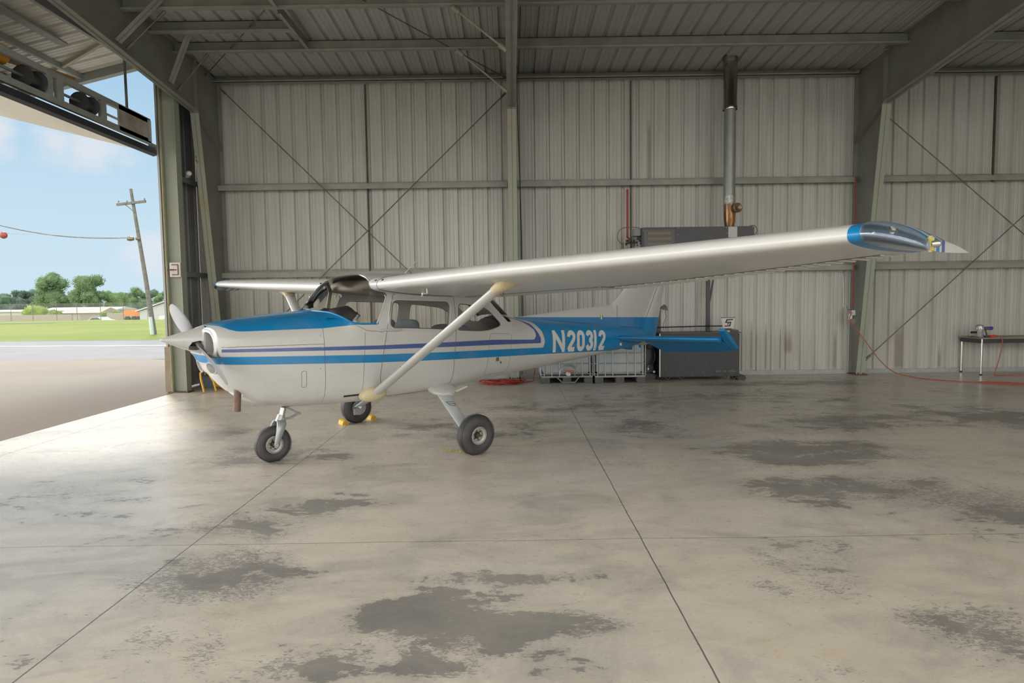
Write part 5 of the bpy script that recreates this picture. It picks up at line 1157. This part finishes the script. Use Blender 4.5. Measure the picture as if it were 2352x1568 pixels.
# red hose heap and cords
def scribble(n_, cx, cy, rx, ry, seed, turns, z=.012):
    rnd = random.Random(seed); pts = []
    for k in range(n_):
        a = 2*pi*k/n_*turns; q = 1+.35*sin(a*1.37+1)+.2*rnd.uniform(-1, 1); pts.append(V(cx+rx*q*cos(a)+.1*rx*sin(3.1*a), cy+ry*q*sin(a), z+.05*abs(sin(a*.9+rnd.random()*.3))))
    return smoothpath(pts, 3)
s = MB(); s.tube(scribble(110, -.2, 12.32, .30, .17, 3, 9), .011, 6); s.tube(smoothpath([(.1, 12.4, .012), (.35, 12.55, .012), (.42, 12.75, .02), (.46, 12.9, .3)]), .009, 6)
tag(s.build('air_hose', pmat('red rubber hose', (.33, .035, .03), .5, var=.2)), 'tangled heap of red hose on the floor under the aircraft tail', 'hose')
M_cord = pmat('red orange cord', (.36, .08, .05), .5)
s = MB(); s.tube(smoothpath([(6.84, 12.88, 1.25), (6.80, 12.84, 1.12), (6.90, 12.78, .95), (7.12, 12.72, .62), (7.36, 12.7, .30), (7.60, 12.6, .08), (7.85, 12.2, .012), (8.2, 11.75, .012), (8.5, 11.5, .012), (9.0, 11.2, .012), (9.6, 11.05, .012), (10.4, 10.8, .012)]), .009, 6)
s.tube(smoothpath([(8.45, 11.55, .02), (8.7, 11.52, .02), (9.0, 11.33, .02), (9.25, 11.2, .02), (9.35, 11.12, .02), (9.15, 11.14, .02), (8.85, 11.3, .02), (8.55, 11.47, .02), (8.45, 11.55, .02)]), .009, 6)
tag(s.build('extension_cord', M_cord), 'red orange extension cord from the column outlet trailing right along the floor', 'cord')
s = MB(); s.tube(smoothpath([(9.53, 12.62, .80), (9.60, 12.60, .78), (9.66, 12.55, .70), (9.63, 12.53, .50), (9.55, 12.5, .25), (9.49, 12.5, .04), (9.54, 12.5, .012), (9.9, 12.45, .012), (10.4, 12.1, .012)]), .008, 6)
tag(s.build('vacuum_cord', M_cord), 'red orange cord hanging from the table top to the floor', 'cord')
s = MB(); s.tube(smoothpath([(10.1, 12.35, .02), (10.3, 12.5, .05), (10.6, 12.4, .03), (10.9, 12.5, .06), (10.7, 12.25, .02), (10.3, 12.3, .02), (10.1, 12.35, .02)]), .016, 6); tag(s.build('dark_hose', M_black), 'dark hose coil on the floor under the table at the right edge', 'hose')

# outlet box on the right column with red valve hook
ob = empty('outlet_box', (6.90, 12.93, 1.15), 0, 'electrical outlet box with plugged red cord fixed to the right column', 'outlet')
s = MB(); s.box((0, 0, .12), (.09, .07, .10), bev=.006); s.build('cover', M_galv, ob, 0)
s = MB(); s.box((-.0, 0, -.05), (.09, .07, .10), bev=.006); s.build('box', pmat('brown box', (.22, .17, .13), .6), ob, 0)
s = MB(); s.box((-.06, -.05, .12), (.05, .03, .03), bev=.006); s.build('plug', pmat('red plug', (.6, .06, .03), .4), ob, 0)
s = MB(); s.box((-.05, -.01, .04), (.07, .004, .12)); s.build('label', M_white, ob, 0)
s = MB(); s.tube([(.0, 0, .18), (-.11, -.02, .185), (-.14, -.03, .25)], .009, 6); s.build('hook', M_rod, ob)
s = MB(); s.tube([(6.955, 13.02, 4.0), (6.955, 13.02, 2.9), (6.95, 13.02, 1.35)], .013, 8); tag(s.build('gas_pipe', pmat('red pipe paint', (.30, .03, .025), .5)), 'thin red pipe running down the left face of the right column', 'pipe')
s = MB(); s.tube(smoothpath([(6.4, 13.0, 2.12), (6.62, 13.0, 2.10), (6.72, 13.0, 2.0), (6.74, 13.0, 1.6), (6.74, 13.0, 1.38)]), .008, 6); tag(s.build('wall_conduit', M_galv), 'thin pale conduit bending down the wall left of the right column', 'conduit')

# table with a cordless vacuum on it
tb = empty('work_table', (10.35, 12.90, 0), 0, 'long folding work table with brown top and chrome legs at the right', 'table')
s = MB(); s.box2((-1.10, -.32, .725), (1.3, .32, .75), bev=.004); s.build('table_top', pmat('brown laminate', (.30, .255, .19), .45, var=.15), tb, 0)
s = MB(); s.box2((-1.06, -.29, .64), (1.26, -.27, .725)); s.box2((-1.06, .27, .64), (1.26, .29, .725)); s.box2((-1.07, -.29, .64), (-1.05, .29, .725)); s.build('apron', pmat('dark apron', (.05, .05, .058), .5), tb, 0)
for x_ in (-1.04, 1.2):
    for y_ in (-.28, .28):
        s = MB(); s.tube([(x_, y_, .02), (x_, y_, .72)], .020, 12); lg = s.build('leg', pmat('chrome leg', (.6, .6, .58), .18, .9), tb)
        s = MB(); s.tube([(x_, y_, 0), (x_, y_, .03)], .024, 12); s.build('foot', M_black, lg)
vc = empty('cordless_vacuum', (9.33, 12.72, .751), 0, 'handheld cordless vacuum with clear bin and purple end lying on the table', 'vacuum')
s = MB(); s.lathe([(0, 0), (.06, 0), (.065, .02), (.065, .15), (.05, .17), (0, .17)], (0, 0, .005), (0, 0, 1), 20); s.build('dust_bin', pmat('smoky clear bin', (.38, .34, .32), .2, var=.3, scale=20), vc)
s = MB(); s.lathe([(0, 0), (.062, 0), (.066, .05), (.05, .08), (.0, .085)], (0, 0, .17), (0, 0, 1), 18)
for k in range(8): s.lathe([(0, 0), (.018, 0), (.012, .06), (0, .07)], (.055*cos(k*pi/4), .055*sin(k*pi/4), .16), (0, 0, 1), 8)
s.build('cyclone', M_galv, vc)
s = MB(); s.tube([(-.06, 0, .10), (-.17, 0, .10)], .022, 12); s.build('inlet_nozzle', M_black, vc)
s = MB(); s.tube([(.04, 0, .175), (.19, 0, .178)], .032, 14); s.build('motor_body', pmat('dark grey body', (.10, .10, .11), .35), vc)
s = MB(); s.lathe([(0, 0), (.033, 0), (.036, .03), (.034, .06), (.02, .075), (0, .078)], (.185, 0, .178), (1, 0, 0), 18); s.build('filter_cap', pmat('purple plastic', (.10, .03, .45), .35), vc)
s = MB(); s.tube([(.11, 0, .16), (.15, 0, .04)], .015, 8); s.box((.15, 0, .02), (.10, .06, .035), bev=.008); s.build('handle', pmat('dark handle', (.09, .09, .10), .4), vc)
s = MB(); s.box((9.53, 12.64, .775), (.11, .08, .045), bev=.012); tag(s.build('cord_plug', pmat('red plug', (.6, .06, .03), .4)), 'red cord connector lying on the table beside the vacuum', 'plug')
s = MB()
for k in range(5): s.lathe([(0, 0), (.022, 0), (.018, .03), (0, .035)], (9.08+.035*k+.01*(k % 2), 12.64+.03*(k % 3), .755), (.3, .2, 1), 8)
s.tube([(9.05, 12.62, .76), (9.22, 12.70, .775)], .01, 6); tag(s.build('small_tool', M_rod), 'small dark metal tool lying on the table left of the vacuum', 'tool')

# caged liquid totes on pallets
def tote(loc, W_, Dp, H, label, rz=0):
    e = empty('liquid_tote', loc, rz, label, 'liquid tote', 'caged liquid totes behind the aircraft tail')
    m = pmat('milky plastic tank', (.33, .385, .42), .45, var=.3, scale=2.5, col2=(.33, .34, .31))
    s = MB(); s.box2((-W_/2+.03, -Dp/2+.03, .17), (W_/2-.03, Dp/2-.03, H-.02), bev=.05); s.build('tank', m, e, 50)
    s = MB()
    s.lathe([(0, 0), (.10, 0), (.10, .04), (0, .04)], (0, 0, H-.02), (0, 0, 1), 18); s.build('cap', M_black, e)
    M_cage = pmat('cage wire', (.40, .42, .42), .4, .5, var=.2)
    for zz in [.19+(H-.21)*k/4 for k in range(5)]:
        s = MB(); s.tube([(-W_/2, -Dp/2, zz), (W_/2, -Dp/2, zz), (W_/2, Dp/2, zz), (-W_/2, Dp/2, zz), (-W_/2, -Dp/2, zz)], .010, 6); s.build('cage_hoop', M_cage, e)
    for side_ in (-1, 1):
        for k in range(7): 
            if k in (3,): continue
            x_ = -W_/2+.05+(W_-.1)*k/6; s = MB(); s.tube([(x_, side_*(Dp/2+.01), .15), (x_, side_*(Dp/2+.01), H)], .010, 6); s.build('cage_bar', M_cage, e)
        for k in range(6): y_ = -Dp/2+.05+(Dp-.1)*k/5; s = MB(); s.tube([(side_*(W_/2+.01), y_, .15), (side_*(W_/2+.01), y_, H)], .010, 6); s.build('cage_bar', M_cage, e)
    M_pal = pmat('dark pallet plastic', (.10, .10, .105), .7, var=.3)
    s = MB(); s.box2((-W_/2, -Dp/2, .12), (W_/2, Dp/2, .155)); s.build('pallet_deck', pmat('steel pallet', (.26, .26, .26), .5, var=.2), e, 0)
    for x_ in (-W_/2+.08, 0, W_/2-.08):
        s = MB(); s.box2((x_-.08, -Dp/2, .015), (x_+.08, Dp/2, .12), bev=.01); s.build('pallet_block', M_pal, e, 0)
    for y_ in (-Dp/2+.03, Dp/2-.03): s = MB(); s.box2((-W_/2, y_-.03, 0), (W_/2, y_+.03, .018)); s.build('pallet_skid', M_pal, e, 0)
    return e
e = tote((1.05, 12.66, 0), .98, .95, 1.0, 'left caged liquid tote with round drain valve, half hidden by the tail')
s = MB(); s.lathe([(0, 0), (.045, 0), (.05, .03), (.035, .06), (.035, .12), (0, .12)], (.02, -.50, .20), (0, -1, 0), 18); s.build('drain_valve', pmat('pale valve', (.45, .46, .45), .4), e)
s = MB(); s.box((.04, -.66, .265), (.16, .03, .025), Matrix.Rotation(.05, 3, 'Y')); s.build('valve_handle', pmat('red handle', (.5, .05, .05), .5), e, 0)
s = MB(); s.tube([(.02+.16*cos(q), -.50, .20+.16*sin(q)) for q in [pi*k/12 for k in range(13)]], .012, 6); s.build('valve_recess', M_galv, e)
s = MB(); s.tube([(-.22, -.53, .155), (-.10, -.56, .04), (.14, -.56, .04), (.24, -.53, .155)], .014, 6); s.build('valve_guard', M_galv, e)
tote((2.06, 12.62, 0), .96, .98, 1.0, 'right caged liquid tote standing beside the black machine')

# black tyre machine and long black box on the floor, with posts behind
mc = empty('shop_machine', (2.715, 12.8, 0), 0, 'black shop machine in shadow between the totes and the long black box', 'machine')
s = MB(); s.box2((-.14, -.15, .0), (.14, .25, .12), bev=.02); s.build('base', M_black, mc)
s = MB(); s.box2((-.10, -.05, .12), (.12, .20, .80), bev=.03); s.build('column', M_black, mc)
s = MB(); s.lathe([(0, 0), (.11, 0), (.13, .04), (.13, .22), (.10, .26), (0, .26)], (0, -.12, .62), (0, 0, 1), 20); s.build('drum', pmat('dark drum paint', (.035, .035, .04), .4), mc)
s = MB(); s.lathe([(0, 0), (.035, 0), (.035, .04), (.02, .05), (.03, .09), (0, .1)], (-.02, -.16, .2), (0, 0, 1), 14); s.build('fitting', M_galv, mc)
s = MB(); s.tube(smoothpath([(.09, -.16, .62), (.115, -.2, .5), (.09, -.2, .36), (.03, -.18, .3)]), .018, 8); s.build('hose', M_black, mc)
s = MB(); s.box((.10, -.18, .16), (.05, .03, .04), bev=.01); s.build('knob', M_galv, mc)
bx = empty('long_black_box', (3.66, 12.72, 0), 0, 'long black metal box with pale scratches and lettering strip low on the right', 'box')
m, n, b = newmat('scratched black panel'); P = n.obj()
sc1 = n.noise(n.v('MULTIPLY', P, (3, 1, 1.2)), 4, 6, .7, 2.0); x, y, z = n.xyz(P)[:3]
c = n.mix(n.m('MULTIPLY', n.mr(sc1, .56, .70, 0, .4), n.mr(z, .75, .25)), (.030, .030, .032, 1), (.16, .16, .17, 1)); n.link(c, b.inputs['Base Color']); b.inputs['Roughness'].default_value = .5; M_bb = m
s = MB(); s.box2((-.78, -.30, .075), (.78, .20, .92), bev=.012); s.build('panel', M_bb, bx, 0)
s = MB(); s.box2((-.79, -.31, .08), (-.77, -.29, .92)); s.build('edge_trim', M_galv, bx, 0)
s = MB(); s.box2((-.80, -.31, .92), (.80, .20, .94)); s.box2((.52, -.2, .93), (.79, .20, .975)); s.build('lid', pmat('black lid', (.035, .035, .037), .4), bx, 0)
s = MB(); s.tube([(-.78, .1, 1.03), (.2, .15, 1.04), (.7, .15, 1.04)], .012, 6); s.tube([(-.78, .1, .92), (-.78, .1, 1.03)], .012, 6); s.build('top_rail', M_black, bx)
s = MB(); s.box2((.30, -.312, .155), (.76, -.302, .20)); s.build('lettering_strip', M_bb, bx, 0)
rnd = random.Random(5); x_ = .315
M_let = pmat('worn white lettering', (.32, .32, .32), .6, col2=(.12, .12, .12), scale=40)
s = MB()
while x_ < .74:
    w_ = rnd.choice((.012, .02, .024)); s.box2((x_, -.316, .160), (x_+w_*.3, -.3125, .195)); s.box2((x_, -.316, .190), (x_+w_, -.3125, .195)); s.box2((x_, -.316, .160), (x_+w_, -.3125, .165)); x_ += w_+(.007 if rnd.random() > .18 else .03)
s.build('lettering', M_let, bx, 0)['kind'] = 'stuff'
s = MB(); s.box2((.72, -.34, .0), (.90, .1, .09), bev=.02); s.build('corner_foot', M_black, bx)
for x_ in (-.62, -.35, .5, .68): s = MB(); s.tube([(x_-.05, -.28, .08), (x_, -.3, .02), (x_+.05, -.28, .08)], .012, 6); s.build('foot', M_black, bx)
for x_, h_ in ((2.985, 2.75), (3.985, 2.75)):
    w_ = 'left' if x_ < 3.5 else 'right'
    p = empty('support_post', (x_, 12.965, 0), 0, 'dark square post, %s one of two, rising behind the long black box' % w_, 'post', 'dark posts behind the black box')
    s = MB(); s.box2((-.035, -.02, 0), (.035, .04, h_)); s.build('post', pmat('dark grey post', (.055, .055, .058), .5), p, 0)
    s = MB(); s.tube([(.03, .0, 1.55), (.22, .0, 2.7)], .018, 6); s.build('brace_arm', MATS['dark grey post'], p)
# small sign on a stalk
sg_ = empty('machine_sign', (4.22, 12.45, 0), 0, 'small white sign with black angular S mark on a short stalk above the black box', 'sign')
s = MB(); s.prism([V(-.135, 0, 1.225), V(.135, 0, 1.215), V(.105, 0, 1.01), V(-.095, 0, 1.015)], V(0, .02, 0)); s.build('sign_board', pmat('sign white', (.52, .51, .47), .5), sg_, 0)
s = MB(); s.box2((-.14, -.004, 1.215), (.14, .022, 1.226)); s.build('top_edge', M_black, sg_, 0)
s = MB(); s.box2((-.06, .0, .97), (.065, .03, 1.012)); s.build('bracket', M_black, sg_, 0)
s = MB(); s.box2((-.03, .0, .94), (.035, .03, .97)); s.build('stalk', pmat('cream bracket', (.45, .40, .26), .5), sg_, 0)
s = MB()
for quad in ([(-.03, 1.19), (.105, 1.195), (.085, 1.17), (-.045, 1.165)], [(-.03, 1.19), (-.055, 1.13), (-.03, 1.13), (-.01, 1.18)], [(-.055, 1.14), (.06, 1.14), (.06, 1.118), (-.06, 1.118)], [(.06, 1.14), (.045, 1.06), (.02, 1.06), (.035, 1.13)], [(.05, 1.075), (-.085, 1.065), (-.065, 1.045), (.035, 1.05)], [(-.01, 1.118), (.015, 1.118), (.0, 1.085), (-.02, 1.085)]):
    s.prism([V(a, -.004, b_) for a, b_ in quad], V(0, .003, 0))
s.build('letter_mark', M_black, sg_, 0)
s = MB(); s.box2((2.60, 12.75, .885), (2.76, 12.88, .96), bev=.02); s.tube([(2.60, 12.8, .92), (2.80, 12.8, 1.0)], .03, 8); o = s.build('leather_scrap', pmat('brown leather', (.22, .11, .06), .7, var=.3, scale=14)); tag(o, 'brown and tan object resting on top of the black machine', 'scrap')
lt = empty('wall_lamp', (3.12, 13.0, 1.36), 0, 'small grey shaded lamp hanging by a thin cord beside the left post', 'lamp')
s = MB(); s.lathe([(.02, 0), (.06, -.04), (.085, -.10), (.08, -.10), (.055, -.04)], (0, 0, .12), (.3, 0, 1), 16); s.build('shade', M_galv, lt)
s = MB(); s.tube([(0, 0, .0), (.03, 0, -.12), (-.03, 0, -.26), (-.02, .05, -.40)], .004, 5); s.build('cord', M_black, lt)

# tube heater with flue on the back wall
ht = empty('waste_oil_heater', (3.55, 12.45, 2.45), 0, 'long black wall mounted heater cabinet with a louvred opening', 'heater')
s = MB(); s.box2((-1.06, -.22, 0), (1.08, .25, .51), bev=.012); s.build('cabinet', pmat('black heater cabinet', (.032, .032, .038), .42, var=.1), ht, 0)
s = MB(); s.box2((-1.02, -.235, .06), (-.44, -.222, .46)); s.build('louvre_frame', pmat('dark frame', (.06, .06, .066), .4), ht, 0)
for k in range(4): s = MB(); s.box((-.73, -.24, .10+.10*k), (.44, .02, .06), Matrix.Rotation(.5, 3, 'X')); s.build('louvre', pmat('tan louvre', (.24, .20, .16), .5), ht, 0)
s = MB(); s.box2((.58, -.23, .30), (.75, -.223, .50)); s.build('data_plate', pmat('data plate', (.50, .50, .48), .5, var=.2, scale=60), ht, 0)
s = MB()
for x_, z_ in ((-1.03, .49), (-1.03, .44), (-.37, .49), (-.37, .36), (.55, .49), (.55, .38), (1.05, .49)): s.lathe([(0, 0), (.010, 0), (0, .006)], (x_, -.221, z_), (0, -1, 0), 8)
s.build('screws', M_galv, ht)['kind'] = 'stuff'
s = MB(); s.box2((-1.20, -.15, .36), (-1.06, .1, .50), bev=.01); s.box2((-1.18, -.16, .10), (-1.06, .1, .28), bev=.01); s.build('burner_housing', pmat('grey burner', (.20, .21, .20), .5, var=.2), ht)
s = MB(); rnd = random.Random(9)
for k in range(14): s.lathe([(0, 0), (.02, 0), (.016, .035), (0, .04)], (-1.34+.022*k, -.16+.02*(k % 3), .16+.12*rnd.random()), (rnd.uniform(-1, 1), -.5, rnd.uniform(-1, 1)), 8)
s.tube([(-1.40, -.14, .08), (-1.40, -.14, .24)], .012, 6); s.tube([(-1.36, -.14, .22), (-1.14, -.14, .22)], .015, 6); s.build('gas_valve_train', pmat('brass valves', (.14, .11, .07), .4, .6, var=.5, scale=30), ht)
s = MB(); s.tube(smoothpath([(-1.40, -.14, .18), (-1.50, -.14, .30), (-1.48, -.14, .45), (-1.36, -.14, .52), (-1.15, -.14, .52), (-1.08, -.14, .50)]), .008, 6); s.build('fuel_line', M_rod, ht)
s = MB(); s.tube(smoothpath([(1.02, -.1, .52), (1.12, -.1, .53), (1.18, -.1, .44), (1.12, -.1, .34)]), .008, 6); s.build('sensor_wire', M_rod, ht)
s = MB(); s.tube([(2.355, 12.98, 3.80), (2.355, 12.98, 2.85), (2.34, 12.5, 2.72)], .022, 10); tag(s.build('gas_pipe', MATS['red pipe paint']), 'thick dark red pipe running down the wall to the heater valves', 'pipe')
fl = empty('flue_pipe', (4.27, 12.6, 2.96), 0, 'vertical metal flue pipe rising from the heater to the roof', 'flue')
s = MB(); s.lathe([(.112, .62), (.112, 2.28)], (0, 0, 0), (0, 0, 1), 32, False); s.build('lower_pipe', pmat('grey green flue pipe', (.30, .33, .305), .4, .35, var=.15), fl)
s = MB(); s.lathe([(.135, 2.26), (.14, 2.28), (.14, 2.32), (.13, 2.34), (.128, 3.23)], (0, 0, 0), (0, 0, 1), 32, False); s.build('upper_pipe', pmat('polished stainless', (.42, .40, .37), .16, 1.), fl)
s = MB(); s.lathe([(.128, 3.15), (.145, 3.22), (.15, 3.26)], (0, 0, 0), (0, 0, 1), 32, False); s.build('roof_collar', pmat('dull collar', (.22, .19, .16), .4, .7), fl)
s = MB(); s.lathe([(.105, .46), (.114, .48), (.114, .62)], (0, 0, 0), (0, 0, 1), 28, False); s.build('foil_wrap', pmat('crumpled foil', (.65, .64, .60), .25, .8, var=.5, scale=40, bump=.6), fl)
m, n, b = newmat('heat stained copper'); P = n.obj(); f = n.noise(n.v('MULTIPLY', P, (4, 4, 1)), 2.5, 4)
n.link(n.mix(n.mr(f, .45, .65), (.12, .07, .04, 1), (.50, .24, .09, 1)), b.inputs['Base Color']); b.inputs['Roughness'].default_value = .3; b.inputs['Metallic'].default_value = .6
s = MB(); s.lathe([(.085, .0), (.105, .12), (.118, .46)], (.01, 0, 0), (0, 0, 1), 28, False); s.build('draft_tee', m, fl)
s = MB(); s.lathe([(.07, .05), (.072, .14), (.092, .145), (.092, .20), (.08, .205), (.0, .18)], (.05, -.02, .37), (.25, -1, 0), 24, False); s.build('draft_regulator', pmat('bronze cap', (.24, .18, .10), .35, .6, var=.2), fl)
